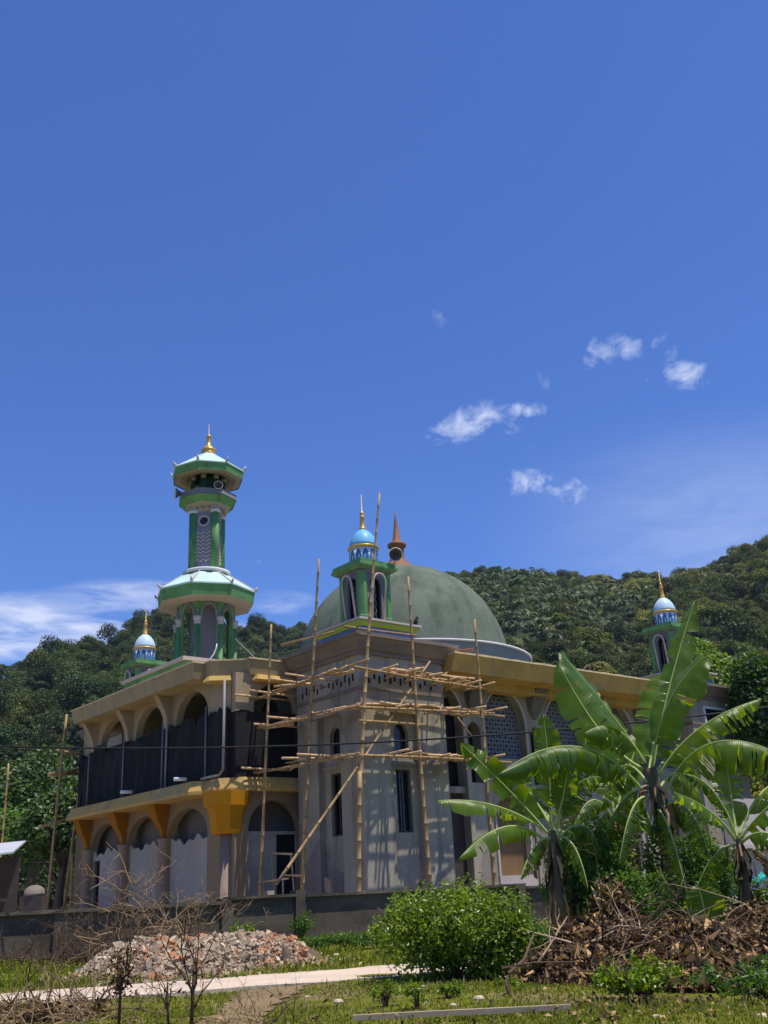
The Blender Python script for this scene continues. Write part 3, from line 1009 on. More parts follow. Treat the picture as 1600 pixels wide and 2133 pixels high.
# upper storey: dark block walls below, cream arches above
mb = MB()
mb.plate(rect(4.2, 16.2, 4.7, 6.94), [], 0.02, 0.25, onu(U0))
mb.plate(rect(-2.08, 0.6, 4.7, 6.86), [rect(-0.75, 0.32, 4.95, 6.45)], 0.02, 0.25, onv(4.0))
for v in (4.5, 5.6, 8.7, 11.9, 15.1, 16.1):
    mb.box(U0 - 0.13, U0 + 0.03, v - 0.17, v + 0.17, 4.7, 6.9)
mb.build('block_wall', M['infill'], gal)
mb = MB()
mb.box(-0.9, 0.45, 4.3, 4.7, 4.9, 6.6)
mb.build('window_shade_box', M['black'], gal)  # black box standing in for the unlit room behind the opening


shr = random.Random(12)
for (v0, v1) in ((4.35, 5.55), (5.62, 8.62), (8.78, 11.82), (11.98, 15.02), (15.18, 16.1)):
    nu, nz = int((v1 - v0) / .09) + 2, 22
    ph = [shr.uniform(0, 6.28) for _ in range(6)]
    vs_, fs_ = [], []
    for iu in range(nu):
        for iz in range(nz):
            a = v0 + (v1 - v0) * iu / (nu - 1); q = iz / (nz - 1)
            zt = 6.96 - 0.14 * math.sin(math.pi * iu / (nu - 1)) + .07 * math.sin(a * 5.3 + ph[0]) + (.16 if math.sin(a * 2.3 + ph[5]) > .45 else 0) - (.14 if math.sin(a * 1.7 + ph[1]) > .6 else 0)
            zb = 4.74 + .05 * math.sin(a * 3.1 + ph[1])
            d = 0.035 * math.sin(a * 9 + ph[2] + 1.5 * q) + 0.03 * math.sin(a * 4.1 + q * 3 + ph[3]) + 0.025 * math.sin(q * 9 + a * 2 + ph[4])
            vs_.append((U0 - 0.10 + d, a, zb + (zt - zb) * q))
    for iu in range(nu - 1):
        for iz in range(nz - 1):
            k0 = iu * nz + iz
            fs_.append((k0, k0 + nz, k0 + nz + 1, k0 + 1))
    mb = MB()
    mb.add(vs_, fs_, 0, True)
    mb.build('dark_sheet', M['infill'], gal)
for v in (5.58, 8.7, 11.9, 15.1):
    mb = MB()
    mb.tube([(U0 - 0.2, v, 4.7), (U0 - 0.19, v + .03, 7.2)], 0.028, 6)
    mb.build('thin_post', M['pipe'], gal)


def arcade_outline(a0, a1, arcs, zb, zt, hw, zs, za):
    pts_ = [(a0, zt), (a0, zb)]
    for c in arcs:
        x = pts_[-1][0] + 0.25
        while x < c - hw - 0.1:
            pts_.append((x, zb + random.uniform(-0.07, 0.10))); x += random.uniform(0.12, 0.3)
        pts_ += [(p[0], p[1]) for p in arch(c, hw, zb, zs, za, 8, 0.15)]
    x = pts_[-1][0] + 0.2
    while x < a1 - 0.1:
        pts_.append((x, zb + random.uniform(-0.07, 0.12))); x += random.uniform(0.15, 0.3)
    return pts_ + [(a1, zb), (a1, zt)]


mb = MB()
mb.plate(arcade_outline(4.2, 16.2, (6.95, 10.15, 13.35), 6.88, 8.1, 1.16, 7.02, 7.98), [], 0, 0.28, onu(U0))
mb.plate(arcade_outline(-2.1, 0.6, (-0.55,), 6.80, 8.1, 0.85, 6.95, 7.85), [], 0, 0.28, onv(4.0))
mb.build('upper_arcade', M['cream'], gal)
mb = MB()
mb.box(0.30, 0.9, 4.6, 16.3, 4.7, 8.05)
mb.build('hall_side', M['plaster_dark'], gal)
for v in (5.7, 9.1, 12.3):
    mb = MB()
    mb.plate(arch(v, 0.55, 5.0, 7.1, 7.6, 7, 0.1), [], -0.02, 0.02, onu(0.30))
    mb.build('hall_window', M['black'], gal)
for v in (8.55, 11.75, 14.95):
    mb = MB()
    mb.loft([[(U0 + .01, v - .15, z), (U0 - d, v - .15, z), (U0 - d, v + .15, z), (U0 + .01, v + .15, z)] for z, d in ((6.9, .16), (7.3, .22), (7.7, .4), (8.045, .62))])
    mb.build('bracket', M['cream'], gal)
roofp = [(0.4, 3.80), (-1.68, 3.80), (-1.68, 4.08), (-2.60, 4.75), (-2.60, 5.2), (-3.05, 5.2), (-3.05, 15.4), (-2.6, 15.4), (-2.6, 15.85), (-1.7, 16.5), (-1.7, 16.8), (0.4, 16.8)]
bot = inset(roofp, 0.10)
mb = MB()
mb.loft([[(x, y, 8.04) for x, y in bot], [(x, y, 8.55) for x, y in roofp]])
eave = mb.build('eave', M['eave'], gal)
mb = MB()
o_ = inset(roofp, -0.03)
mb.loft([[(x, y, 8.552) for x, y in o_], [(x, y, 8.60) for x, y in o_]])
mb.build('eave_lip', M['rib'], eave)
# stepped bands hung under the eave round the chamfered corner
for poly in ([(-1.74, 3.98), (-2.78, 4.62), (-2.78, 5.0), (-2.3, 5.0), (-1.6, 4.3)], [(0.3, 3.62), (-1.50, 3.62), (-1.50, 3.98), (0.3, 3.98)]):
    mb = MB()
    p1 = inset(poly, 0.10)
    mb.loft([[(x, y, 7.80) for x, y in p1], [(x, y, 7.86) for x, y in poly], [(x, y, 8.037) for x, y in p1]])
    mb.build('eave_band', M['yellow'], gal)
mb = MB()
mb.tube([(-2.42, 4.16, 7.85), (-2.42, 4.2, 4.95), (-2.46, 4.4, 4.78), (-2.6, 5.3, 4.76)], 0.042, 10)
mb.build('drain_pipe', M['pipe'], gal)
mb = MB()
mb.tube([(-2.26, 8.45, 7.9), (-2.26, 8.48, 4.72)], 0.045, 10)
mb.build('drain_pipe', M['pipe'], gal)
for (px, py) in ((410, 1620), (290, 1643)):
    mb = MB()
    p = at(px, py, 36.5); q = p - ORG
    u_, v_ = q @ DU, q @ DV
    v_ = {410: 5.75, 290: 9.75}[px]
    mb.tube([(-2.9, v_, 4.80), (-3.32, v_ + 0.03, 4.79)], 0.06, 10)
    mb.build('drain_spout', M['white'], gal)

# ---- right-hand wing: tall arches with carved screens
wing = mosque
ARC = [(4.40, 0.84), (7.33, 1.05), (10.5, 1.05), (13.67, 1.05), (16.6, 0.84)]
NICHE = (5.76, 8.92, 12.09, 15.24)
holes = []
for i, (c, hw) in enumerate(ARC):
    if i == 0:
        holes.append(arch(c, hw, 0.03, 6.45, 7.72, 10, 0.2))
    else:
        holes.append(arch(c, hw, 5.28, 6.45, 7.80, 10, 0.2))
        holes.append(arch(c - 0.05, hw * 0.82, 1.02, 3.25, 3.95, 8, 0.1))
for c in NICHE:
    holes.append(arch(c, 0.30, 4.4, 6.1, 6.5, 6, 0.1))
mb = MB()
mb.plate(rect(3.5, 17.5, 0, 8.1), holes, 0, 0.42, onv(1.0))
mb.plate(rect(3.5, 17.5, 0, 0.55), [], -0.12, 0.001, onv(1.0))
for c in (5.32, 6.2, 8.46, 9.38, 11.62, 12.55, 14.8, 15.7):
    mb.box(c - 0.10, c + 0.10, 0.93, 1.0, 0.55, 5.2)
wallr = mb.build('arched_wall', M['plaster'], wing)
for i, (c, hw) in enumerate(ARC):
    z0 = 5.28
    mb = MB()
    a = arch(c, hw + 0.03, z0 if i else 4.3, 6.45, 7.83 if i else 7.75, 10, 0.2)
    mb.tube([(x, 0.985, z) for x, z in a], 0.05, 6)
    mb.build('arch_moulding', M['capstone'], wallr)
    # carved screen: a grid of rings
    s = MB()
    n_u, n_z, cs = int(2 * hw / 0.15) + 1, 19, 0.15
    for iu in range(n_u):
        for iz in range(n_z):
            a0 = c - n_u * cs / 2 + iu * cs; b0 = 5.1 + iz * cs
            rr = 0.055 if (iu + iz) % 2 else 0.036
            sqp = [(a0, b0), (a0 + cs / 2, b0), (a0 + cs, b0), (a0 + cs, b0 + cs / 2), (a0 + cs, b0 + cs), (a0 + cs / 2, b0 + cs), (a0, b0 + cs), (a0, b0 + cs / 2)]
            inn = [(a0 + cs / 2 + rr * math.cos(R(-135 + 45 * j)), b0 + cs / 2 + rr * math.sin(R(-135 + 45 * j))) for j in range(8)]
            vv = [(x, 1.30, z) for x, z in sqp] + [(x, 1.30, z) for x, z in inn] + [(x, 1.36, z) for x, z in inn]
            s.add(vv, [(j, (j + 1) % 8, 8 + (j + 1) % 8, 8 + j) for j in range(8)] + [(8 + j, 8 + (j + 1) % 8, 16 + (j + 1) % 8, 16 + j) for j in range(8)])
    if i: s.build('carved_screen', M['screen'], wing)
    if i:
        w = MB()
        w.plate(rect(c - hw * .9 - .05, c + hw * .9 - .05, 0.95, 4.0), [], 0.24, 0.30, onv(1.0))
        b = w.build('boarded_window', M['board'], wing)
        w = MB()
        w.box(c - hw * .82 - .1, c + hw * .82, 0.90, 1.2, 1.0, 1.36)
        w.box(c - hw * .82 - .06, c - hw * .82 + .03, 0.95, 1.2, 1.36, 3.3)
        w.box(c + hw * .82 - .13, c + hw * .82 - .04, 0.95, 1.2, 1.36, 3.3)
        w.build('window_frame', M['capstone'], b)
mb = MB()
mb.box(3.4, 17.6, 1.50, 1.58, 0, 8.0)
mb.build('inner_darkness', M['black'], wing).name = 'interior_shade_panel'  # near-black sheet added behind the screens in place of interior shade
mb = MB()
mb.box(3.50, 5.3, 1.08, 1.40, 4.05, 4.26)
mb.build('transom', M['plaster'], wing)
mb = MB()
mb.plate(rect(3.5, 5.3, 0.02, 4.05), [], 0.28, 0.33, onv(1.0))
mb.build('door', M['wooddark'], wing)
mb = MB()
prof = [(-0.60, 8.38), (-0.38, 7.82), (0.5, 7.82), (0.5, 7.55), (1.0, 7.55), (1.0, 8.38)]
mb.loft([[(u, v, z) for v, z in prof] for u in (3.60, 17.44)])
ev = mb.build('eave', M['yellow'], wing)
mb = MB()
us = np.linspace(3.57, 17.44, 60)
mb.loft([[(u, v, z + (0 if z < 8.4 else random.uniform(-.012, .02))) for v, z in ((-0.64, 8.382), (-0.64, 8.44), (0.2, 8.44), (0.2, 8.382))] for u in us])
mb.build('eave_lip', M['rib'], ev)
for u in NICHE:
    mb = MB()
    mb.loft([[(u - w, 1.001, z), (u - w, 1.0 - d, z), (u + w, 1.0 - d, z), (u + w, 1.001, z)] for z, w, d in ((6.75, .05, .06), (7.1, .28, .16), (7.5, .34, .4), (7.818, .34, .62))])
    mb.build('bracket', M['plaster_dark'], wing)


# ------------------------------------------------------------------ corner turrets
def turret(u, v, label):
    p = uv(u, v, 8.72)
    t = empty('turret', label, 'turret', tuple(p), YAW, 'corner turrets of the mosque')
    Z = lambda z: z - 8.72

    def sq(h, z, c=0.0): 
        if c == 0: return [(-h, -h, Z(z)), (h, -h, Z(z)), (h, h, Z(z)), (-h, h, Z(z))]
        return [(-h + c, -h, Z(z)), (h - c, -h, Z(z)), (h, -h + c, Z(z)), (h, h - c, Z(z)), (h - c, h, Z(z)), (-h + c, h, Z(z)), (-h, h - c, Z(z)), (-h, -h + c, Z(z))]
    mb = MB()
    mb.loft([sq(1.14, 8.72), sq(1.14, 9.36)], 0)
    mb.build('plinth', M['blue'], t)
    mb = MB()
    mb.loft([sq(1.16, 9.362), sq(1.20, 9.38), sq(1.28, 9.50), sq(1.28, 9.60)], 0)
    mb.loft([sq(1.24, 9.602), sq(1.34, 9.63), sq(1.34, 9.76)], 1)
    mb.loft([sq(0.80, 9.762), sq(0.72, 9.86)], 1)
    mb.build('base_ledge', [M['lime'], M['capstone']], t)
    # body: walls with arched openings, green corner posts
    mb = MB()
    for k in range(4):
        fn0 = side_fn(k, 0, 0, 0.60)
        fn = lambda a, b, d, f=fn0: f(a, Z(b), d)
        mb.plate(rect(0.14, 1.06, 9.86, 11.64), [arch(0.60, 0.25, 9.88, 11.05, 11.32, 7, 0.1)], 0.02, 0.12, fn)
    mb.loft([sq(0.64, 11.56, .12), sq(0.66, 11.72, .12)], 1)
    mb.loft([sq(0.70, 11.722), sq(0.74, 11.78)], 1)
    body = mb.build('body', [M['trimgrey'], M['trimgrey']], t)
    mb = MB()
    for sx in (-1, 1):
        for sy in (-1, 1):
            mb.lathe([(0.20, Z(9.86)), (0.20, Z(10.0)), (0.165, Z(10.04)), (0.165, Z(11.5)), (0.19, Z(11.56))], 8, (sx * 0.52, sy * 0.52), rot=R(22.5), smooth=False)
    mb.build('corner_posts', M['green'], t)
    mb = MB()
    mb.box(-0.40, 0.40, -0.40, 0.40, Z(9.86), Z(11.5))
    core = mb.build('core', M['glass'], t)
    for k in range(4):
        fn0 = side_fn(k, 0, 0, 0.60)
        fn = lambda a, b, d, f=fn0: f(a, Z(b), d)
        # white hood, standing out from the wall at the top
        a = arch(0.60, 0.27, 9.80, 11.05, 11.36, 9, 0.1)
        h = MB()
        h.tube([fn(x, z, -0.04 - 0.20 * max(0, (z - 9.8) / 1.5)) for x, z in a], 0.042, 6)
        h.build('arch_hood', M['capstone'], t)
        gr = MB()
        for j in range(5):
            zc = 10.05 + j * 0.23
            for sg in (-1, 1):
                gr.tube([fn(0.60 + sg * (0.03 + 0.09 * math.sin(q)), zc + 0.11 * math.cos(q), 0.17) for q in np.linspace(0.2, 2.9, 7)], 0.012, 4)
        gr.tube([fn(0.60, z, 0.17) for z in (9.9, 11.2)], 0.012, 4)
        gr.build('scroll_grille', M['metalgrey'], core)
    mb = MB()
    mb.loft([sq(0.74, 11.782), sq(0.84, 11.86), sq(0.84, 11.95), sq(0.80, 11.97), sq(0.80, 12.06), sq(0.5, 12.10)], 0)
    mb.build('top_slab', M['green'], t)
    mb = MB()
    mb.lathe([(0.50, Z(12.06)), (0.50, Z(12.40))], 32)
    for j in range(12):
        a0 = 2 * math.pi * j / 12
        pts_ = arch(0, 0.10, 12.08, 12.22, 12.34, 5, 0.3)
        vs_ = [(0.508 * math.cos(a0 + x / 0.5), 0.508 * math.sin(a0 + x / 0.5), Z(z)) for x, z in pts_]
        mb.add(vs_, [tuple(range(len(vs_)))], 1)
    mb.build('drum', [M['white'], M['blue']], t)
    mb = MB()
    mb.lathe([(0.50, Z(12.36)), (0.56, Z(12.38)), (0.565, Z(12.43)), (0.50, Z(12.47))], 32)
    mb.build('ring', M['gold'], t)
    mb = MB()
    mb.lathe([(0.51, Z(12.455)), (0.50, Z(12.56)), (0.465, Z(12.70)), (0.40, Z(12.85)), (0.31, Z(12.98)), (0.20, Z(13.08)), (0.10, Z(13.14))], 32)
    mb.build('cupola', M['sky'] if (u < 5 and v < 5) else M['pale'], t)
    mb = MB()
    mb.lathe([(0.13, Z(13.10)), (0.13, Z(13.18)), (0.105, Z(13.21)), (0.075, Z(13.56)), (0.095, Z(13.60)), (0.095, Z(13.66)), (0.05, Z(13.70)), (0.075, Z(13.75)), (0.06, Z(13.82)), (0.012, Z(13.86)), (0.008, Z(14.52))], 14)
    mb.build('finial', M['gold'], t)
    return t


TUR = []
TUR.append(turret(1.75, 1.75, 'nearest turret with sky blue cupola, on the grey pier inside the bamboo scaffold'))
TUR.append(turret(1.75, 18.85, 'turret with pale cupola, half hidden behind the ochre eave left of the minaret'))
TUR.append(turret(19.3, 1.75, 'turret with pale cupola, behind the tall banana leaf on the right'))


# ------------------------------------------------------------------ minaret
mn = empty('minaret', 'tall green and white minaret with two eight-sided roofs above the left gallery', 'minaret', tuple(uv(0.25, 10.3, 8.6)), YAW)
Z0 = 8.6


def octo(r, z, rot=0.0, n=8):
    return [(r * math.cos(rot + 2 * math.pi * j / n), r * math.sin(rot + 2 * math.pi * j / n), z - Z0) for j in range(n)]


mb = MB()
mb.box(-2.25, 2.25, -2.5, 2.5, -0.02, 0.68)
mb.build('platform', M['green'], mn)
mb = MB()
mb.box(-2.33, 2.33, -2.58, 2.58, 0.682, 0.82)
mb.build('platform_coping', M['capstone'], mn)
# eight-sided storey with pointed arches
RO = 1.19
mb = MB(); mo = MB()
for k in range(8):
    a0, a1 = k * math.pi / 4, (k + 1) * math.pi / 4
    p0 = Vector((RO * math.cos(a0), RO * math.sin(a0))); p1 = Vector((RO * math.cos(a1), RO * math.sin(a1)))
    d = (p1 - p0); L_ = d.length; d.normalize(); nn = Vector((d.y, -d.x))
    fn = lambda a, b, q, p0=p0, d=d, nn=nn: (p0.x + d.x * a - nn.x * q, p0.y + d.y * a - nn.y * q, b - Z0)
    mb.plate(rect(0, L_, 9.42, 12.6), [arch(L_ / 2, 0.30, 9.45, 11.75, 12.33, 8, 0.45)], 0, 0.12, fn)
    mo.tube([fn(x, z, -0.01) for x, z in arch(L_ / 2, 0.31, 11.6, 11.75, 12.36, 8, 0.45)], 0.055, 6)
    mo.tube([fn(L_ / 2, 12.34, -0.03), fn(L_ / 2, 12.52, -0.05)], [0.05, 0.02], 6)
body = mb.build('arched_storey', M['green'], mn)
mo.build('arch_trim', M['trimgrey'], body)
for k in range(8):
    a0 = k * math.pi / 4
    c = (RO * math.cos(a0), RO * math.sin(a0))
    q = MB()
    q.lathe([(0.135, 9.42 - Z0), (0.135, 9.6 - Z0), (0.10, 9.64 - Z0), (0.10, 11.40 - Z0)], 12, c)
    q.lathe([(0.12, 11.40 - Z0), (0.13, 11.46 - Z0), (0.105, 11.5 - Z0), (0.15, 11.62 - Z0), (0.16, 11.74 - Z0)], 12, c, 1)
    q.build('column', [M['green'], M['capstone']], mn)
mb = MB()
mb.loft([octo(0.62, 9.42), octo(0.62, 12.5)])
mb.build('inner_core', M['trimgrey'], mn)
# lower roof
mb = MB()
mb.loft([octo(1.22, 12.44), octo(1.86, 12.50), octo(1.98, 12.56), octo(1.86, 12.60), octo(1.2, 12.58)], 0)
mb.build('soffit', M['soffit'], mn)
mb = MB()
mb.loft([octo(1.97, 12.562), octo(2.02, 13.0), octo(1.2, 13.0)])
mb.build('fascia', M['green'], mn)
mb = MB()
mb.loft([octo(2.06, 13.002), octo(2.06, 13.06), octo(0.99, 13.66), octo(0.9, 13.66)])
rf = mb.build('lower_roof', M['mint'], mn)
for k in range(8):
    a0 = k * math.pi / 4
    c, s = math.cos(a0), math.sin(a0)
    q = MB()
    q.tube([(2.05 * c, 2.05 * s, 13.07 - Z0), (1.0 * c, 1.0 * s, 13.67 - Z0)], 0.035, 6)
    q.tube([(1.98 * c, 1.98 * s, 13.08 - Z0), (2.10 * c, 2.10 * s, 13.10 - Z0), (2.15 * c, 2.15 * s, 13.19 - Z0)], [0.06, 0.05, 0.03], 6)
    q.build('roof_ridge', M['capstone'], rf)
mb = MB()
mb.lathe([(1.02, 13.60 - Z0), (0.88, 13.72 - Z0), (0.90, 13.74 - Z0)], 40)
mb.lathe([(0.90, 13.741 - Z0), (0.97, 13.78 - Z0), (0.97, 13.86 - Z0), (0.6, 13.88 - Z0)], 40, mi=1)
mb.build('collar', [M['trimgrey'], M['white']], mn)
# shaft: square, round posts on the corners, zigzag panels
AP = 0.50
pan = MB(); zig = MB()
for k in range(4):
    rot = k * math.pi / 2 + math.pi / 4
    c, s = math.cos(rot), math.sin(rot)
    fn = lambda a, b, q, c=c, s=s: (c * (AP + q) - s * a, s * (AP + q) + c * a, b - Z0)
    pan.plate(rect(-0.5, 0.5, 13.86, 16.1), [circ(0, 15.42, 0.17, 18)], -0.1, 0, fn)
    pan.plate(circ(0, 15.42, 0.25, 20), [circ(0, 15.42, 0.18, 20)], 0, 0.04, fn, 1)
    pan.plate(circ(0, 15.42, 0.2, 14), [], -0.09, -0.085, fn, 2)
    for j in range(8):
        zb = 13.92 + j * 0.148
        zz = []
        for i in range(7):
            zz.append((-0.36 + i * 0.12, zb + (0.10 if i % 2 else 0)))
        ol = zz + [(x, z + 0.062) for x, z in reversed(zz)]
        zig.plate(ol, [], 0.002, 0.03, fn)
sh = pan.build('shaft', [M['purple'], M['capstone'], M['glass']], mn)
zig.build('zigzag_relief', M['trimgrey'], sh).data.materials[0] = M['capstone']
for k in range(4):
    a0 = k * math.pi / 2
    c = (0.66 * math.cos(a0), 0.66 * math.sin(a0))
    q = MB()
    q.lathe([(0.17, 13.86 - Z0), (0.17, 15.92 - Z0)], 16, c)
    q.lathe([(0.19, 15.921 - Z0), (0.21, 15.95 - Z0), (0.18, 15.98 - Z0), (0.21, 16.02 - Z0), (0.19, 16.06 - Z0)], 16, c, 1)
    q.lathe([(0.165, 16.061 - Z0), (0.165, 16.45 - Z0)], 16, c)
    q.build('shaft_post', [M['green'], M['white']], mn)
mb = MB()
s4 = lambda h, z: [(h * math.cos(math.pi / 2 * j) , h * math.sin(math.pi / 2 * j), z - Z0) for j in range(4)]
mb.loft([s4(0.70, 16.0), s4(0.88, 16.1), s4(0.92, 16.42)], 0)
fnz = []
for k in range(4):
    rot = k * math.pi / 2 + math.pi / 4
    c, s = math.cos(rot), math.sin(rot)
    fn = lambda a, b, q, c=c, s=s: (c * (0.615 + q) - s * a, s * (0.615 + q) + c * a, b - Z0)
    for a in (-0.26, 0, 0.26):
        mb.plate(rect(a - 0.05, a + 0.05, 16.16, 16.32), [], 0, 0.05, fn, 1)
mb.build('frieze', [M['soffit'], M['trimgrey']], mn)
RT = math.pi / 8
mb = MB()
mb.loft([octo(0.80, 16.42, 0), octo(0.96, 16.56, 0), octo(0.98, 16.60, 0)], 1)
mb.loft([octo(0.98, 16.602, 0), octo(1.04, 16.72, 0), octo(1.22, 17.02, 0), octo(1.24, 17.10, 0), octo(0.9, 17.1, 0)], 0)
mb.build('balcony', [M['green'], M['soffit']], mn)
mb = MB()
mb.loft([octo(1.20, 17.102, 0), octo(1.25, 17.14, 0), octo(1.22, 17.38, 0), octo(1.25, 17.44, 0), octo(1.0, 17.44, 0), octo(1.0, 17.12, 0)], 0)
mb.build('parapet', M['trimgrey'], mn)
for k in range(8):
    a0 = k * math.pi / 4
    c = (0.68 * math.cos(a0), 0.68 * math.sin(a0))
    q = MB()
    q.lathe([(0.085, 17.12 - Z0), (0.075, 18.02 - Z0)], 10, c)
    q.lathe([(0.095, 18.021 - Z0), (0.11, 18.1 - Z0), (0.13, 18.2 - Z0)], 10, c, 1)
    q.build('pavilion_post', [M['dgreen'], M['soffit']], mn)
mb = MB()
mb.loft([octo(0.42, 17.1, 0), octo(0.42, 18.2, 0)])
mb.build('pavilion_core', M['dgreen'], mn)
mb = MB()
mb.loft([octo(0.8, 18.20, 0), octo(1.0, 18.12, 0), octo(1.02, 18.16, 0), octo(1.22, 18.10, 0), octo(1.24, 18.14, 0), octo(1.48, 18.14, 0), octo(1.48, 18.2, 0)], 0)
mb.build('soffit', M['soffit'], mn)
mb = MB()
mb.loft([octo(1.50, 18.10, 0), octo(1.54, 18.44, 0), octo(1.0, 18.44, 0), octo(1.44, 18.15, 0)], 0, cap=False)
mb.build('fascia', M['green'], mn)
mb = MB()
mb.loft([octo(1.57, 18.442, 0), octo(1.57, 18.49, 0), octo(0.30, 19.02, 0), octo(0.1, 19.02, 0)], 0)
rf = mb.build('upper_roof', M['mint'], mn)
for k in range(8):
    a0 = k * math.pi / 4
    c, s = math.cos(a0), math.sin(a0)
    q = MB()
    q.tube([(1.5 * c, 1.5 * s, 18.50 - Z0), (1.60 * c, 1.60 * s, 18.53 - Z0), (1.65 * c, 1.65 * s, 18.61 - Z0)], [0.055, 0.045, 0.025], 6)
    q.build('roof_hook', M['capstone'], rf)
mb = MB()
mb.lathe([(0.30, 19.0 - Z0), (0.31, 19.08 - Z0), (0.27, 19.11 - Z0), (0.32, 19.18 - Z0), (0.32, 19.25 - Z0), (0.24, 19.29 - Z0), (0.22, 19.34 - Z0), (0.16, 19.40 - Z0),
          (0.10, 19.44 - Z0), (0.085, 19.80 - Z0), (0.11, 19.84 - Z0), (0.09, 19.92 - Z0), (0.012, 19.95 - Z0), (0.008, 20.45 - Z0)], 20)
mb.build('finial', M['gold'], mn)


def restack(root, z0, old, new):
    """settle the storeys of a tower at their measured heights"""
    done = set()
    def go(o):
        for ch in o.children:
            if ch.type == 'MESH' and ch.data.name not in done:
                done.add(ch.data.name)
                c = np.empty(len(ch.data.vertices) * 3, np.float32)
                ch.data.vertices.foreach_get('co', c)
                c = c.reshape(-1, 3)
                c[:, 2] = np.interp(c[:, 2] + z0, old, new) - z0
                ch.data.vertices.foreach_set('co', c.ravel()); ch.data.update()
            go(ch)
    go(root)


restack(mn, Z0, [8, 9.42, 11.40, 11.74, 12.33, 12.44, 12.50, 12.562, 13.06, 13.66, 13.72, 13.78, 13.86, 13.92, 15.13, 15.16, 15.68, 15.92, 16.06, 16.45, 16.60, 17.10, 17.44, 18.10, 18.49, 19.02, 19.08, 20.5, 21],
        [8, 9.42, 11.20, 11.51, 12.12, 12.13, 12.15, 12.18, 12.70, 13.42, 13.46, 13.52, 13.62, 13.95, 15.33, 15.50, 16.02, 16.10, 16.22, 16.40, 16.46, 16.73, 16.97, 17.70, 18.08, 18.97, 19.04, 20.5, 21])
for t_ in TUR:
    restack(t_, 8.72, [8.72, 9.36, 9.362, 9.60, 9.602, 9.76, 9.86, 11.36, 11.56, 11.72, 11.78, 11.86, 11.95, 12.06, 12.10, 12.36, 15],
            [8.72, 9.235, 9.24, 9.40, 9.405, 9.49, 9.62, 11.30, 11.36, 11.43, 11.45, 11.53, 11.62, 11.76, 11.80, 12.36, 15])


def horn(pos, aim, label, scale=1.0):
    t = empty('horn_loudspeaker', label, 'loudspeaker', pos)
    t.rotation_euler = Vector(aim).to_track_quat('Z', 'Y').to_euler()
    mb = MB()
    mb.lathe([(0.04, -0.30), (0.06, -0.22), (0.09, -0.1), (0.16, 0.05), (0.27, 0.16), (0.285, 0.165), (0.265, 0.15), (0.15, 0.03), (0.08, -0.1), (0.0, -0.14)], 24, cap=False)
    mb.build('bell', M['horn'], t)
    mb = MB()
    mb.lathe([(0.0, -0.46), (0.085, -0.45), (0.095, -0.40), (0.095, -0.31), (0.05, -0.29)], 16)
    mb.build('driver', M['trimgrey'], t)
    mb = MB()
    mb.tube([(0, 0, -0.25), (0, -0.3, -0.25), (0, -0.42, -0.25)], 0.025, 6)
    mb.build('bracket', M['metalgrey'], t)
    mb = MB()
    mb.lathe([(0.285, 0.16), (0.30, 0.175), (0.285, 0.19), (0.27, 0.175), (0.285, 0.16)], 24, cap=False)
    mb.build('rim', M['white'], t)
    t.scale = (scale,) * 3
    return t


horn(tuple(at(823, 1155, 33.2)), (0.12, -0.9, -0.3), 'round grey horn loudspeaker with white rim beside the sky blue cupola', 0.82)
horn(tuple(at(373, 1028, 38.4)), (-0.95, -0.3, 0.0), 'grey horn loudspeaker pointing left from the minaret balcony', 0.9)
horn(tuple(at(455, 1012, 38.1)), (0.2, -0.95, 0.0), 'grey horn loudspeaker facing forward on the minaret balcony', 0.62)


# ------------------------------------------------------------------ bamboo scaffold round the near pier
def bamboo(p0, p1, r0, r1=None, seed=0, step=0.38, bend=0.02, dark=True):
    """a bamboo pole with its knots as one shape collector"""
    g = random.Random(seed)
    p0, p1 = Vector(p0), Vector(p1)
    r1 = r1 or r0 * 0.8
    L_ = (p1 - p0).length
    d = (p1 - p0).normalized()
    side = d.orthogonal().normalized()
    side.rotate(Matrix.Rotation(g.uniform(0, 6.28), 3, d))
    n = max(2, int(L_ / step))
    pts_, rr = [], []
    for i in range(n + 1):
        t = i / n
        c = p0.lerp(p1, t) + side * math.sin(math.pi * t) * bend * L_ * 0.5
        r = r0 + (r1 - r0) * t
        if 0 < i < n:
            pts_ += [c - d * 0.03, c, c + d * 0.03]; rr += [r, r * 1.22, r * 0.97]
        else:
            pts_.append(c); rr.append(r)
    mb = MB()
    mb.tube(pts_, rr, 8)
    if dark:
        for i in range(1, n):
            t = i / n
            c = p0.lerp(p1, t) + side * math.sin(math.pi * t) * bend * L_ * 0.5
            r = (r0 + (r1 - r0) * t) * 1.24
            mb.tube([c - d * 0.012, c + d * 0.012], r, 8, 1)
    return mb


scaf = empty('bamboo_scaffold', 'tall bamboo scaffold lashed round the near grey pier', 'scaffold', HALL, YAW)
BM = [M['bamboo'], M['bamboodk']]
POLES = [((-1.5, 3.60, 0), (-1.5, 2.74, 9.5), .058, .035), ((-1.2, 1.75, 0), (-1.2, 0.36, 11.15), .066, .035),
         ((-1.30, -1.18, 0), (-1.07, -1.20, 4.3), .07, .06), ((-1.06, -1.10, 3.3), (0.16, -1.22, 13.2), .068, .03),
         ((1.40, -1.2, 0), (1.2, -1.2, 10.5), .066, .035), ((3.97, -1.2, 0), (4.05, -1.2, 9.46), .058, .035)]
for i, (a, b, r0, r1) in enumerate(POLES):
    bamboo(a, b, r0, r1, 10 + i, 0.46, 0.012).build('pole', BM, scaf)
bamboo((-3.85, -1.05, 1.35), (2.05, -1.05, 7.85), .045, .03, 31, 0.5, 0.006).build('brace', BM, scaf)
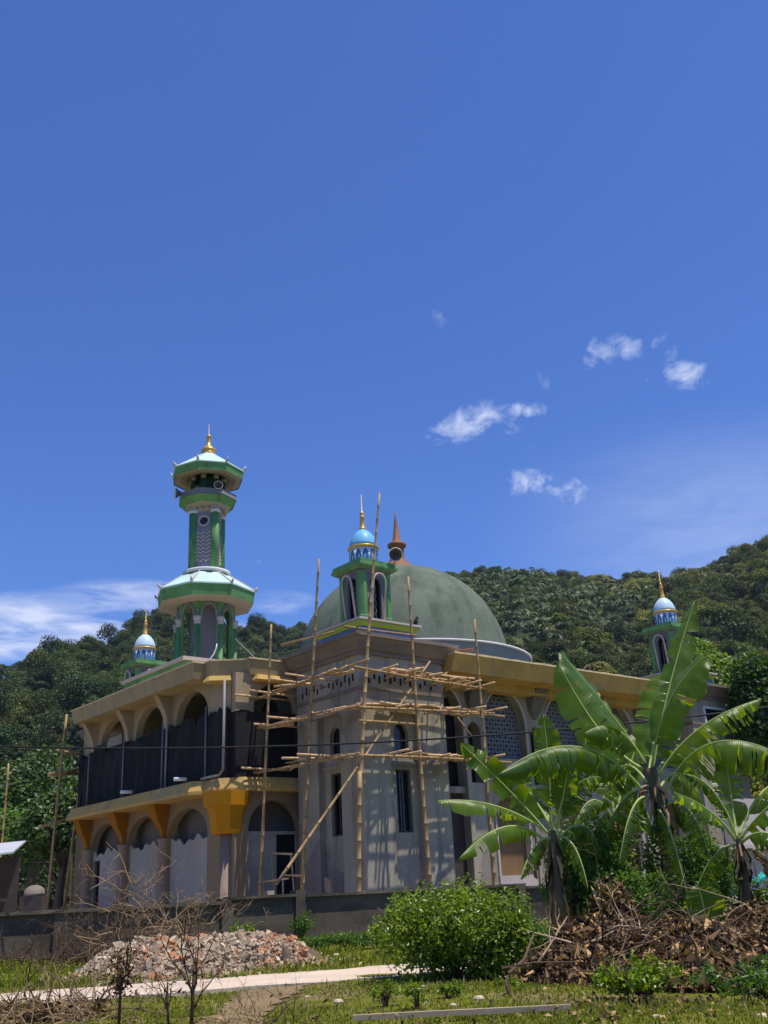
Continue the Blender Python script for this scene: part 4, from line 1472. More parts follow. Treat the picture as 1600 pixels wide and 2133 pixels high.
LEDG = [((-1.35, 4.2, 7.22), (-1.12, -1.9, 7.42)), ((-1.38, 3.8, 6.25), (-1.12, -1.35, 6.16)), ((-1.4, 4.2, 4.84), (-1.12, -1.0, 4.80)),
        ((-1.1, -1.12, 7.36), (4.3, -1.12, 7.16)), ((-1.0, -1.12, 6.16), (4.7, -1.12, 6.36)), ((-1.0, -1.12, 4.76), (5.3, -1.12, 4.80)),
        ((-0.95, -1.12, 5.76), (1.6, -1.12, 5.80)), ((-1.1, 2.75, 8.86), (-1.05, -0.1, 8.66)), ((-0.9, -0.5, 8.76), (1.9, -0.62, 8.78))]
for i, (a, b) in enumerate(LEDG):
    bamboo(a, b, .042, .034, 50 + i, 0.5, 0.012).build('ledger', BM, scaf)
rs = random.Random(3)
PUT = []
# short poles laid across, sticking out towards the street
for v, z in ((3.9, 7.26), (3.3, 7.32), (1.6, 7.34), (0.9, 7.38), (3.2, 6.22), (1.9, 6.22), (3.7, 4.9), (0.2, 4.86), (1.2, 4.88)):
    PUT.append(((-2.1 + rs.uniform(-.2, .3), v, z + .05), (-0.05, v + rs.uniform(-.25, .25), z + rs.uniform(0, .08))))
for u, z in ((0.15, 7.40), (0.9, 7.36), (1.9, 7.34), (2.9, 7.28), (3.6, 7.2), (4.15, 7.2), (0.4, 6.24), (1.3, 6.26), (2.6, 6.3), (3.5, 6.34), (4.2, 6.36), (0.3, 4.84), (1.0, 4.84), (2.2, 4.84), (3.2, 4.84), (4.3, 4.86)):
    PUT.append(((u + rs.uniform(-.1, .25), -1.75 + rs.uniform(-.25, .3), z + .05), (u + rs.uniform(-.15, .15), -0.03, z + rs.uniform(0, .08))))
for i, (a, b) in enumerate(PUT):
    bamboo(a, b, .036, .033, 100 + i, 0.42, 0.01).build('putlog', [M['bamboolt'], M['bamboodk']], scaf)
# loose poles forming the working decks
for i in range(9):
    z = 6.31 + 0.012 * (i % 3)
    w = -1.0 + i * 0.105
    a0 = rs.uniform(-1.0, -.5); a1 = rs.uniform(2.2, 4.6)
    bamboo((a0, w, z - .03), (a1, w + rs.uniform(-.1, .1), z + .17), .036, .03, 200 + i, 0.5, 0.008).build('deck_pole', BM if i % 2 else [M['bamboolt'], M['bamboodk']], scaf)
for i in range(7):
    z = 4.92 + 0.012 * (i % 3)
    w = -1.0 + i * 0.12
    a0 = rs.uniform(1.4, 2.0); a1 = rs.uniform(3.0, 4.9)
    bamboo((a0, w, z - .02), (a1, w + rs.uniform(-.1, .1), z + .02), .036, .03, 220 + i, 0.5, 0.008).build('deck_pole', BM if i % 2 else [M['bamboolt'], M['bamboodk']], scaf)
for i in range(8):
    z = (6.30, 4.95)[i % 2] + 0.012 * i
    w = -1.0 + (i // 2) * 0.2
    a0 = rs.uniform(-1.0 if i % 2 == 0 else .1, 0.2); a1 = rs.uniform(1.2, 3.2)
    bamboo((w, a0, z - .04), (w + rs.uniform(-.1, .1), a1, z + .05), .036, .03, 240 + i, 0.5, 0.008).build('deck_pole', BM if i % 3 else [M['bamboolt'], M['bamboodk']], scaf)
for i in range(6):
    w = -0.95 + i * 0.14
    a0 = rs.uniform(0.4, 1.6); a1 = rs.uniform(2.8, 4.2)
    bamboo((a0, w, 7.50), (a1, w + rs.uniform(-.15, .15), 7.40), .035, .028, 260 + i, 0.5, 0.01).build('deck_pole', BM, scaf)
re_ = random.Random(77)
for i in range(60):
    z = re_.choice((7.38, 7.42, 6.22, 6.3, 4.84, 4.92)) + re_.uniform(-.03, .08)
    if i % 2:
        a0 = re_.uniform(-1.0, 3.6); L0_ = re_.uniform(.5, 1.7)
        if z < 5.2 and a0 < 1.3: a0 += 1.4
        a = (a0, re_.uniform(-1.15, -.6), z); b = (a0 + L0_, re_.uniform(-1.15, -.5), z + re_.uniform(-.05, .12))
    else:
        a0 = re_.uniform(-1.0, 3.0); L0_ = re_.uniform(.5, 1.7)
        a = (re_.uniform(-1.25, -.6), a0, z); b = (re_.uniform(-1.25, -.6), a0 + L0_, z + re_.uniform(-.06, .1))
    bamboo(a, b, re_.uniform(.032, .048), .034, 700 + i, 0.42, 0.015).build('deck_pole', [M['bamboolt'], M['bamboodk']] if i % 3 else BM, scaf)
for a, b in (((2.0, -1.1, 7.1), (2.9, -0.9, 7.6)), ((3.0, -1.15, 6.1), (3.7, -1.0, 5.6)), ((3.2, -1.15, 4.5), (4.4, -1.1, 4.72)), ((2.1, -1.1, 5.9), (2.5, -1, 6.5))):
    bamboo(a, b, .03, .028, 300 + int(a[0] * 10), 0.4, 0.01).build('prop', BM, scaf)
# small trestle standing at the foot of the scaffold
tr = empty('trestle', 'low wooden trestle frame below the scaffold in front of the dark doorway', 'trestle', tuple(uv(-1.3, 2.6, 0)), YAW)
for (a, b) in (((-.0, -.1, 0), (.0, -.1, 1.75)), ((0, 1.0, 0), (0, 1.0, 1.7)), ((.5, -.1, 0), (.3, -.1, 2.3)), ((.5, 1.0, 0), (.3, 1.0, 2.4))):
    bamboo(a, b, .032, .03, 330, 0.5, 0).build('leg', [M['plank'], M['bamboodk']], tr)
for (a, b) in (((0, -.4, 1.55), (0, 1.3, 1.5)), ((.3, -.2, 2.25), (.3, 1.1, 2.35)), ((0.2, -.9, 1.6), (.2, .2, 1.66))):
    bamboo(a, b, .03, .03, 340, 0.5, 0).build('rail', [M['bamboolt'], M['bamboodk']], tr)

# second, far scaffold at the left end of the gallery
sc2 = empty('bamboo_scaffold', 'thin far bamboo scaffold against the green hill at the left end of the gallery', 'scaffold', (0, 0, 0))
def seg(pa, ya, pb, yb, r, name, k):
    bamboo(at(*pa, ya), at(*pb, yb), r, r * .8, 400 + k, 0.6, 0.01, dark=False).build(name, M['bamboo'], sc2)
for k, (pa, pb, y) in enumerate((((98, 1895), (139, 1488), 41), ((134, 1890), (180, 1545), 42), ((148, 1890), (150, 1770), 41.5))):
    seg(pa, y, pb, y, .06, 'pole', k)
for k, (pa, pb) in enumerate((((120, 1563), (172, 1573)), ((100, 1613), (178, 1600)), ((112, 1610), (160, 1608)), ((82, 1722), (150, 1708)), ((95, 1719), (160, 1700)), ((100, 1616), (170, 1612)))):
    seg(pa, 41.0, pb, 42.2, .055, 'ledger', 10 + k)
bp = empty('bamboo_pole', 'single thin bamboo pole leaning among the trees at the left edge', 'pole', tuple(at(3, 1720, 40)))
b0, b1 = at(3, 1720, 40), at(18, 1590, 40)
o = bamboo((0, 0, -4.4), tuple(b1 - b0), .05, .035, 431, 0.6, 0.01, dark=False).build('culm', M['bamboo'], bp)

# ------------------------------------------------------------------ boundary wall
fw = empty('boundary_wall', 'low weathered grey concrete wall with posts running in front of the mosque', 'wall', HALL, YAW)
FV = -1.75
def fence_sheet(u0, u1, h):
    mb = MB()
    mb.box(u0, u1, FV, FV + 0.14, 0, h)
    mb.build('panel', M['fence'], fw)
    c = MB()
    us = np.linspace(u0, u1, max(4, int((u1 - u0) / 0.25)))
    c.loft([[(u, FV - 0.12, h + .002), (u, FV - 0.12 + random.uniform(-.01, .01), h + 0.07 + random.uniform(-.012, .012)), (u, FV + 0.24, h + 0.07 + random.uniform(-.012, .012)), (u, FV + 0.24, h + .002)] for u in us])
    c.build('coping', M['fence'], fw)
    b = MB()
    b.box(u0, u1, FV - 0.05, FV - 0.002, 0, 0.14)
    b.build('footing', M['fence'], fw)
fence_sheet(-16.0, -5.78, 0.92)
fence_sheet(-5.72, -3.75, 1.02)
fence_sheet(-3.45, 4.4, 1.00)
fence_sheet(4.7, 13.0, 0.92)
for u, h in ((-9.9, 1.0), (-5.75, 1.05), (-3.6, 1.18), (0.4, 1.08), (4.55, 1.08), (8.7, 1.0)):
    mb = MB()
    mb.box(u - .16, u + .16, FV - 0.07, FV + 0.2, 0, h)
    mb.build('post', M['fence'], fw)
# odd bricks and lumps left on top of the wall
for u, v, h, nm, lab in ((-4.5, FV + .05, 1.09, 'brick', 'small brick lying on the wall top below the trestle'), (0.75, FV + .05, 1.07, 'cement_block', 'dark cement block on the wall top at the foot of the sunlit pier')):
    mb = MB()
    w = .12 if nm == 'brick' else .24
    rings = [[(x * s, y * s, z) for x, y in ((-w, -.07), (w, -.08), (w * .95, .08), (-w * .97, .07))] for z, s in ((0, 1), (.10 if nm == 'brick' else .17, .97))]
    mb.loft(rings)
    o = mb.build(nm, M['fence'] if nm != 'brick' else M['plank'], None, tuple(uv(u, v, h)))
    o.rotation_euler[2] = YAW + .2
    tag(o, lab, 'block')
mb = MB()
mb.loft([[(-.14, -.03, 0), (.14, -.02, 0), (.14, .03, 0), (-.14, .03, 0)], [(-.13, -.03, .85), (.15, -.02, .95), (.15, .03, .95), (-.13, .03, .85)]])
o = mb.build('board', M['plank'], None, tuple(uv(-0.25, 1.55, 0.62)))
o.rotation_euler = (0.0, 0.1, YAW + 1.57)
tag(o, 'short pale board propped upright against the left face of the near pier', 'board')
mb = MB()
mb.box(-.5, .5, -.3, .3, 0, .62)
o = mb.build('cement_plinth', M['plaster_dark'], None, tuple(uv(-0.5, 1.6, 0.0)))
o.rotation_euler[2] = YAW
tag(o, 'low rough cement step at the foot of the near pier, behind the wall', 'step')

# overhead cable
xs_ = np.linspace(-26, 26, 60)
mb = MB()
mb.tube([(x, 22, 4.06 + 0.0046 * (x + 0.3) ** 2) for x in xs_], 0.021, 6)
tag(mb.build('power_cable', M['black_cable']), 'black overhead cable sagging across the whole front of the mosque', 'cable')
# loose cable whip on the gallery roof and stay from the minaret
mb = MB()
c0 = at(437, 1374, 36.6)
mb.tube([tuple(at(x, y, 36.6) - c0) for x, y in ((437, 1374), (441, 1368), (446, 1362), (450, 1351), (452, 1341))], [.03, .03, .028, .025, .02], 6)
tag(mb.build('hose_end', M['white'], None, tuple(c0)), 'pale curled hose end sticking up from the gallery eave before the minaret', 'hose')
mb = MB()
a, b = at(489, 1330, 38.6), at(533, 1372, 34.6)
mb.tube([tuple(a - b), (0, 0, 0)], .018, 6)
tag(mb.build('stay_wire', M['pipe'], None, tuple(b)), 'thin stay wire slanting from the minaret down to the gallery eave', 'wire')
# bird on the turret ledge
bd = at(868, 1291, 32.6)
mb = MB()
mb.lathe([(0.0, -.16), (.035, -.13), (.075, -.02), (.075, .05), (.05, .11), (.045, .14), (.05, .18), (.03, .215), (0.0, .22)], 12)
mb.tube([(0, 0, .19), (.09, 0, .18)], [.012, .003], 5)
mb.tube([(-.02, 0, -.08), (-.16, 0, -.2)], [.04, .015], 6)
bdo = mb.build('bird', M['bird'], None, tuple(uv(2.95, 0.55, 9.62)))
bdo.rotation_euler = (0, 0.35, 0.3)
tag(bdo, 'small dark bird perched on the lime green turret ledge', 'bird')
# rusty bundle on the right eave
rb = empty('rebar_bundle', 'small rusty bundle of rods lying on the right-hand ochre eave', 'rods', tuple(uv(4.2, -0.1, 8.47)), YAW)
for k in range(9):
    mb = MB()
    mb.tube([(-.5 + rs.uniform(-.2, .2), rs.uniform(-.2, .2), rs.uniform(0, .1)), (.5 + rs.uniform(-.2, .2), rs.uniform(-.2, .2), rs.uniform(.05, .3))], .02, 5)
    mb.build('rod', M['brown'], rb)

# ------------------------------------------------------------------ shed at the left edge
sx = at(-30, 1850, 30)
shed = empty('shed', 'small open shed with bright tin roof at the left edge behind the wall', 'shed', (float(sx[0]), 30.0, 0), 0.25)
mb = MB()
mb.loft([[(-3, -1.1, 2.22), (0.78, -1.1, 2.52), (0.78, -1.1, 2.57), (-3, -1.1, 2.27)], [(-3, 2.2, 2.75), (0.78, 2.2, 3.0), (0.78, 2.2, 3.05), (-3, 2.2, 2.8)]])
mb.build('roof', M['tin'], shed)
for x in (-2.6, 0.15):
    mb = MB(); mb.box(x - .13, x + .13, -.95, -.7, 0, 1.75 if x > 0 else 2.2)
    mb.build('post', M['plank'], shed)
mb = MB(); mb.box(-3, .7, 1.6, 1.75, 0, 2.55)
mb.build('back_wall', M['wooddark'], shed)
mb = MB(); mb.box(-3, .7, -.9, -.82, 1.28, 1.36)
mb.build('rail', M['wooddark'], shed)
dsh = empty('tarpaulin', 'white sheet bulging over a stack beside the tin-roofed shed', 'tarpaulin', tuple(at(70, 1866, 30)))
mb = MB()
mb.lathe([(0.36, 0), (0.345, .08), (0.30, .2), (0.2, .3), (0.08, .35), (0, .355)], 14)
mb.v = [(x * (1 + .16 * math.sin(5 * math.atan2(y, x) + 7 * z)), y * (1 + .1 * math.cos(3 * math.atan2(y, x))), z + .06 * x) for x, y, z in mb.v]
s_ = mb.build('sheet', M['cornice'], dsh)
s_.scale = (.85, .7, .8)
mb = MB(); mb.box(-.32, .32, -.22, .22, -1.4, -.003)
mb.build('stack', M['wooddark'], dsh)

# ------------------------------------------------------------------ white house beyond the bananas
hs_ = empty('white_house', 'small white rendered house with a projecting ledge behind the bananas at the right edge', 'house', tuple(uv(13.0, -3.0, 0)), YAW)
mb = MB(); mb.box(0, 9, 0, 1.2, 0, 1.86); mb.box(2.3, 9, .35, .9, 1.86, 3.7)
mb.build('wall', M['capstone'], hs_)
mb = MB(); mb.box(-.25, 9.2, -.45, .34, 1.862, 2.0)
mb.build('ledge', M['capstone'], hs_)
mb = MB()
for i in range(4):
    for j in range(7):
        mb.plate(circ(2.45 + i * .17, 2.3 + j * .2, .055, 8), [], -.004, .02, onv(.35))
mb.build('vent_screen', M['trimgrey'], hs_)
mb = MB(); mb.box(3.6, 3.85, -.02, .0, 0, 1.85)
mb.build('pilaster', M['trimgrey'], hs_)
nt_ = empty('net', 'crumpled teal net hanging on a post at the right edge', 'net', tuple(at(1575, 1828, 22)))
mb = MB()
for k in range(9):
    a = rs.uniform(-.25, .05); b = rs.uniform(.1, .3)
    mb.tube([(a, rs.uniform(-.1, .1), rs.uniform(-.1, .06)), ((a + b) / 2, 0, rs.uniform(-.14, .0)), (b, rs.uniform(-.1, .1), rs.uniform(-.04, .1))], .022, 5)
mb.build('mesh_folds', M['teal'], nt_)
mb = MB(); mb.tube([(.02, 0, .3), (0, 0, -1.3)], .03, 6)
mb.build('post', M['wooddark'], nt_)


# ------------------------------------------------------------------ trees near the mosque
tree('leafy_tree', 'dark leafy tree behind the far scaffold, left of the gallery', 'tree', tuple(at(120, 1885, 46) * [1, 1, 0]), 6.6, 2.6, 3.0, 8000, .22, LM_dark, 21, 18)
tree('leafy_tree', 'broad green tree over the tin-roofed shed at the left edge', 'tree', tuple(at(20, 1885, 50) * [1, 1, 0]), 6.0, 3.4, 2.6, 8000, .23, LM_mid, 22, 18)
tree('leafy_tree', 'tall dark tree further behind the shed, mid slope', 'tree', tuple(at(60, 1885, 60) * [1, 1, 0]), 10.5, 3.6, 4.2, 9000, .26, LM_dark, 23, 18)
tree('leafy_tree', 'tall dark green tree filling the right edge beside the grey corner pier', 'tree', tuple(at(1640, 1840, 43) * [1, 1, 0]), 11.0, 1.75, 4.9, 12000, .21, LM_dark, 24, 24)
tree('leafy_tree', 'bright yellow-green tree on the slope right of the pale turret', 'tree', tuple(at(1520, 1840, 62) * [1, 1, 0]), 15.6, 2.6, 3.6, 8000, .27, LM_lite, 25, 12)
tree('leafy_tree', 'fresh green tree just right of the tall banana leaf tip', 'tree', tuple(at(1450, 1840, 66) * [1, 1, 0]), 13.0, 2.4, 2.6, 6500, .27, LM_lite, 26, 10)
tree('leafy_tree', 'rounded olive tree behind the right eave', 'tree', tuple(at(1275, 1840, 76) * [1, 1, 0]), 17.0, 2.1, 1.7, 4500, .26, LM_olive, 27, 8)


# ------------------------------------------------------------------ banana plants
def banana_mat():
    mt = bpy.data.materials.new('banana_blade'); mt.use_nodes = True
    nt = mt.node_tree; nt.nodes.clear(); N, L = nt.nodes.new, nt.links.new
    out = N('ShaderNodeOutputMaterial'); bs = N('ShaderNodeBsdfPrincipled')
    bs.inputs['Roughness'].default_value = 0.34; bs.inputs['Specular IOR Level'].default_value = 0.42
    at_ = N('ShaderNodeAttribute'); at_.attribute_name = 'run'
    tcn = N('ShaderNodeTexCoord')
    nz_ = N('ShaderNodeTexNoise'); nz_.inputs['Scale'].default_value = 4; nz_.inputs['Detail'].default_value = 5
    L(tcn.outputs['Object'], nz_.inputs['Vector'])
    mu = N('ShaderNodeMath'); mu.operation = 'MULTIPLY_ADD'; L(at_.outputs['Fac'], mu.inputs[0]); mu.inputs[1].default_value = 210
    m2 = N('ShaderNodeMath'); m2.operation = 'MULTIPLY'; L(nz_.outputs['Fac'], m2.inputs[0]); m2.inputs[1].default_value = 9
    L(m2.outputs[0], mu.inputs[2])
    si = N('ShaderNodeMath'); si.operation = 'SINE'; L(mu.outputs[0], si.inputs[0])
    mr = N('ShaderNodeMapRange'); mr.inputs['From Min'].default_value = -1; mr.inputs['From Max'].default_value = 1
    L(si.outputs[0], mr.inputs['Value'])
    ad = N('ShaderNodeMath'); ad.operation = 'MULTIPLY_ADD'; L(mr.outputs[0], ad.inputs[0]); ad.inputs[1].default_value = 0.25; L(nz_.outputs['Fac'], ad.inputs[2])
    cr = N('ShaderNodeValToRGB')
    e = cr.color_ramp.elements
    e[0].position, e[0].color = 0.35, (0.026, 0.070, 0.006, 1)
    e[1].position, e[1].color = 0.85, (0.066, 0.138, 0.010, 1)
    L(ad.outputs[0], cr.inputs[0]); L(cr.outputs[0], bs.inputs['Base Color'])
    bp = N('ShaderNodeBump'); bp.inputs['Strength'].default_value = 0.25; bp.inputs['Distance'].default_value = 0.01
    L(si.outputs[0], bp.inputs['Height']); L(bp.outputs[0], bs.inputs['Normal'])
    tr = N('ShaderNodeBsdfTranslucent')
    mx = N('ShaderNodeMix'); mx.data_type = 'RGBA'; mx.blend_type = 'MULTIPLY'; mx.inputs['Factor'].default_value = 1
    L(cr.outputs[0], mx.inputs['A']); mx.inputs['B'].default_value = (7.5, 4.6, 0.2, 1)
    L(mx.outputs['Result'], tr.inputs['Color'])
    ms = N('ShaderNodeMixShader'); ms.inputs[0].default_value = 0.42
    L(bs.outputs[0], ms.inputs[1]); L(tr.outputs[0], ms.inputs[2]); L(ms.outputs[0], out.inputs[0])
    return mt


BLADE = banana_mat()
DEADB = pm('dead_banana_blade', (0.24, 0.145, 0.07), 0.8, 0.4, 2.0, 12, 0.3, ((0.08, 0.05, 0.03), 0.7, 1.5, (1, 1, 1)), trans=0.15)


def banana_leaf(parent, base, ctrl, tip, width, fold=0.35, roll=0.0, tears=5, seed=0, droop=0.0, pet=0.14, org=(0, 0, 0), face=False, dead=False):
    width = width * 1.4
    """one leaf: petiole and rib along a bent line, a blade of strips hanging from both sides of it"""
    g = random.Random(seed)
    P0, P1, P2 = (Vector(p) - Vector(org) for p in (base, ctrl, tip))
    NS = 44
    pts_, tang = [], []
    for i in range(NS + 1):
        t = i / NS
        pts_.append(P0 * (1 - t) ** 2 + P1 * 2 * t * (1 - t) + P2 * t * t)
        tang.append(((P1 - P0) * (1 - t) + (P2 - P1) * t).normalized())
    L_ = sum((pts_[i + 1] - pts_[i]).length for i in range(NS))
    mb = MB()
    rr = [max(0.004, 0.024 * (1 - 0.85 * i / NS)) for i in range(NS + 1)]
    mb.tube([p - Vector((0, 0, 0.004)) for p in pts_], rr, 6, 1)
    run = [0.0] * len(mb.v)
    i0 = int(NS * pet)
    K = 4
    for sgn in (1, -1):
        cut = sorted(g.sample(range(i0 + 4, NS - 2), min(int(tears * 1.5) + 1, NS - i0 - 8)))
        bounds = [i0] + cut + [NS]
        for s in range(len(bounds) - 1):
            a, b = bounds[s], bounds[s + 1]
            if b - a < 1: continue
            f_s = fold + droop * g.uniform(0.2, 1.0) + g.uniform(-.08, .16) * (1 if tears > 3 else .4)
            skew = g.uniform(-.05, .05); gap_a = g.uniform(.01, .07); gap_b = g.uniform(.005, .05)
            grid = []
            for i in range(a, b + 1):
                t = i / NS
                q = (i - i0) / (NS - i0)
                w = width * (min(1, (q / 0.16)) ** 0.6 if q < 0.16 else 1.0)
                if q > 0.62:
                    w *= max(0.0, 1 - ((q - 0.62) / 0.38) ** 2.3) ** 0.75
                T = tang[i]
                up = Vector((0, 0, 1))
                S = Vector((1, 0, 0)) - T * T.x if face else T.cross(up)
                if S.length < 1e-3: S = Vector((1, 0, 0))
                S.normalize(); S.rotate(Matrix.Rotation(roll, 3, T))
                Nn = S.cross(T).normalized()
                if Nn.z < 0 and abs(roll) < 1.2: Nn = -Nn
                edge = 0.0
                if i == a and s > 0: edge = 0.05 * width / max(w, .05) * .5
                row = []
                for k in range(K + 1):
                    x = k / K
                    ang = f_s * (0.35 + 0.9 * x)
                    rip = (math.sin(i * 1.15 + seed) * 0.036 + math.sin(i * 0.37 + seed * 2.1 + sgn) * 0.10 * x + (0.5 if dead else 0) * math.sin(i * .9 + k) * .3) * x * width
                    p = pts_[i] + S * sgn * w * x * math.cos(ang) - Nn * (w * x * math.sin(ang)) + Nn * rip + T * (x * (0.10 * width + skew * width))
                    if i == a and s > 0: p += T * (gap_a * x)
                    if i == b and b < NS: p -= T * (gap_b * x)
                    row.append(p)
                grid.append((row, t * L_))
            vs_ = [p for row, _ in grid for p in row]
            fs_ = [(i * (K + 1) + k, i * (K + 1) + k + 1, (i + 1) * (K + 1) + k + 1, (i + 1) * (K + 1) + k) for i in range(len(grid) - 1) for k in range(K)]
            mb.add(vs_, fs_, 0, True)
            run += [tt for row, tt in grid for _ in row]
    o = mb.build('dead_leaf' if dead else 'leaf', [DEADB, M['palewood']] if dead else [BLADE, M['petiole']], parent)
    at_ = o.data.attributes.new('run', 'FLOAT', 'POINT')
    at_.data.foreach_set('value', np.array(run, np.float32))
    return o


def stem(parent, pts_, rs_, org):
    mb = MB()
    pp = [tuple(np.array(p) - org) for p in pts_]
    n = 14
    P = [Vector(p) for p in pp]
    out, rad = [], []
    for i in range(n + 1):
        s = i / n * (len(P) - 1); j = min(int(s), len(P) - 2); f = s - j
        out.append(P[j].lerp(P[j + 1], f)); rad.append((rs_[j] * (1 - f) + rs_[j + 1] * f) * random.uniform(.94, 1.06))
    mb.tube(out, rad, 12)
    mb.build('pseudostem', M['pseudo'], parent)
    # dry leaf sheaths hanging along the stem
    g = np.random.default_rng(int(abs(pp[0][0]) * 100) + 3)
    mb = MB()
    for k in range(60):
        s = g.uniform(.08, .95); i = int(s * n)
        c = out[i]; a = g.uniform(0, 6.28); r = rad[i]
        d = Vector((math.cos(a), math.sin(a), 0)); sd_ = Vector((-d.y, d.x, 0)); w = g.uniform(.008, .03); l = g.uniform(.15, .5)
        p0 = c + d * r * .9; p1 = c + d * (r + g.uniform(.03, .12)) - Vector((0, 0, l * .5)); p2 = c + d * (r + g.uniform(.0, .16)) - Vector((0, 0, l))
        mb.add([p0 - sd_ * w, p0 + sd_ * w, p1 + sd_ * w * 1.2, p1 - sd_ * w * 1.1, p2 + sd_ * w * .3, p2 - sd_ * w * .4], [(0, 1, 2, 3), (3, 2, 4, 5)], 0)
    mb.build('dry_sheaths', LM_dry, parent)


def banana(label, stem_px, leaves, Y):
    base = at(*stem_px[0][:2], Y); base = np.array([base[0], base[1], 0.0])
    t = empty('banana_plant', label, 'banana plant', tuple(base), group='banana plants in front of the mosque')
    sp = [base] + [at(x, y, Y) for x, y, r in stem_px[1:]]
    stem(t, sp, [r for _, _, r in stem_px], base)
    gd = np.random.default_rng(int(Y * 10))
    hub = sp[-1]
    for i in range(1 if len(leaves) > 3 else 0):
        a = gd.uniform(0, 6.28); rr_d = gd.uniform(.18, .42); ln = gd.uniform(.4, .8)
        h0 = hub - np.array([0, 0, gd.uniform(.12, .35)])
        banana_leaf(t, h0, h0 + np.array([math.cos(a) * rr_d * 1.2, math.sin(a) * rr_d * .8, .08]), h0 + np.array([math.cos(a) * rr_d, math.sin(a) * rr_d * .8, -ln]),
                    .07, fold=1.25, tears=12, droop=.4, seed=900 + i + int(Y * 10), pet=.2, org=tuple(base), dead=True)
    for i, l in enumerate(leaves):
        (b, c, e, w) = l[:4]
        kw = dict(l[4]) if len(l) > 4 else {}
        banana_leaf(t, at(*b[:2], Y + (b[2] if len(b) > 2 else 0)), at(*c[:2], Y + c[2]), at(*e[:2], Y + e[2]), w, seed=i * 7 + int(Y * 10), org=tuple(base), **kw)
    return t


B2 = banana('tallest banana plant, its leaf tips rising above the eave', [(1440, 1985, .17), (1412, 1850, .15), (1375, 1690, .12), (1356, 1600, .08)], [
    ((1345, 1590), (1268, 1470, -.35), (1168, 1360, -.5), .29, dict(roll=-.75, fold=.12, tears=3)),
    ((1338, 1600), (1255, 1560, .5), (1166, 1385, .9), .27, dict(roll=-1.0, fold=.1, tears=3)),
    ((1342, 1590), (1285, 1478, -.5), (1218, 1528, -.8), .25, dict(fold=.75, roll=-.2, tears=4, droop=.3)),
    ((1360, 1600), (1385, 1440, .1), (1447, 1252, .2), .17, dict(roll=.9, fold=.35, tears=4)),
    ((1358, 1600), (1375, 1440, -.6), (1468, 1368, -.9), .30, dict(roll=1.0, fold=.35, tears=3)),
    ((1352, 1605), (1365, 1520, .4), (1392, 1400, .8), .28, dict(face=True, roll=-.2, fold=.2, tears=3)),
    ((1368, 1625), (1430, 1500, -.3), (1585, 1455, -.4), .24, dict(fold=.55, roll=.4, tears=9, droop=.4)),
    ((1385, 1655), (1460, 1470, -.7), (1660, 1590, -1.2), .34, dict(fold=.95, tears=11, droop=.25)),
    ((1342, 1650), (1210, 1480, -.9), (1040, 1612, -1.4), .30, dict(fold=1.0, tears=9, droop=.25)),
    ((1362, 1690), (1385, 1660, -.5), (1432, 1865, -.7), .22, dict(fold=1.35, tears=16, droop=.2, pet=.05)),
    ((1350, 1650), (1300, 1620, .6), (1235, 1790, .9), .24, dict(fold=1.2, tears=12, droop=.3)),
    ((1348, 1630), (1290, 1540, .8), (1255, 1680, 1.1), .26, dict(fold=.9, tears=10, droop=.3)),
    ((1375, 1640), (1420, 1560, .9), (1470, 1690, 1.2), .26, dict(fold=1.0, tears=10, droop=.3)),
    ((1365, 1615), (1400, 1540, .5), (1450, 1560, .7), .20, dict(fold=.6, tears=6)),
    ((1350, 1660), (1310, 1650, -.4), (1290, 1800, -.5), .20, dict(fold=1.25, tears=14, droop=.2)),
    ((1380, 1680), (1440, 1640, -.3), (1480, 1790, -.5), .20, dict(fold=1.2, tears=14, droop=.2)),
], 16.0)
B1 = banana('low banana plant at left of the clump with sunlit spreading leaves', [(1168, 1985, .14), (1164, 1890, .13), (1155, 1790, .1), (1150, 1730, .06)], [
    ((1140, 1735), (1080, 1660, -.3), (962, 1550, -.6), .15, dict(face=True, roll=.55, fold=.15, tears=4)),
    ((1135, 1730), (1030, 1655, -.6), (912, 1668, -1.0), .17, dict(fold=.45, roll=-.5, tears=4)),
    ((1138, 1755), (1060, 1672, -.9), (957, 1788, -1.3), .17, dict(fold=.7, roll=-.35, tears=5)),
    ((1147, 1715), (1146, 1600, -.1), (1132, 1490, -.2), .155, dict(face=True, roll=.25, fold=.12, tears=3)),
    ((1155, 1720), (1178, 1660, -.2), (1182, 1595, -.4), .14, dict(face=True, roll=-.3, fold=.15, tears=5)),
    ((1160, 1725), (1190, 1610, -.3), (1250, 1618, -.4), .17, dict(fold=.7, roll=.5, tears=7, droop=.3)),
    ((1150, 1720), (1110, 1620, .6), (1085, 1690, .9), .15, dict(fold=.6, tears=3)),
    ((1165, 1740), (1230, 1680, .3), (1255, 1790, .5), .17, dict(fold=1.1, tears=9, droop=.3)),
    ((1158, 1720), (1195, 1650, .2), (1215, 1560, .3), .15, dict(face=True, roll=.5, fold=.2, tears=6)),
    ((1150, 1725), (1110, 1650, .3), (1060, 1600, .5), .16, dict(roll=-.6, fold=.3, tears=5)),
    ((1150, 1745), (1110, 1740, -.4), (1085, 1830, -.6), .13, dict(fold=1.1, tears=9)),
    ((1160, 1745), (1200, 1730, -.3), (1225, 1850, -.5), .14, dict(fold=1.2, tears=10)),
], 15.4)
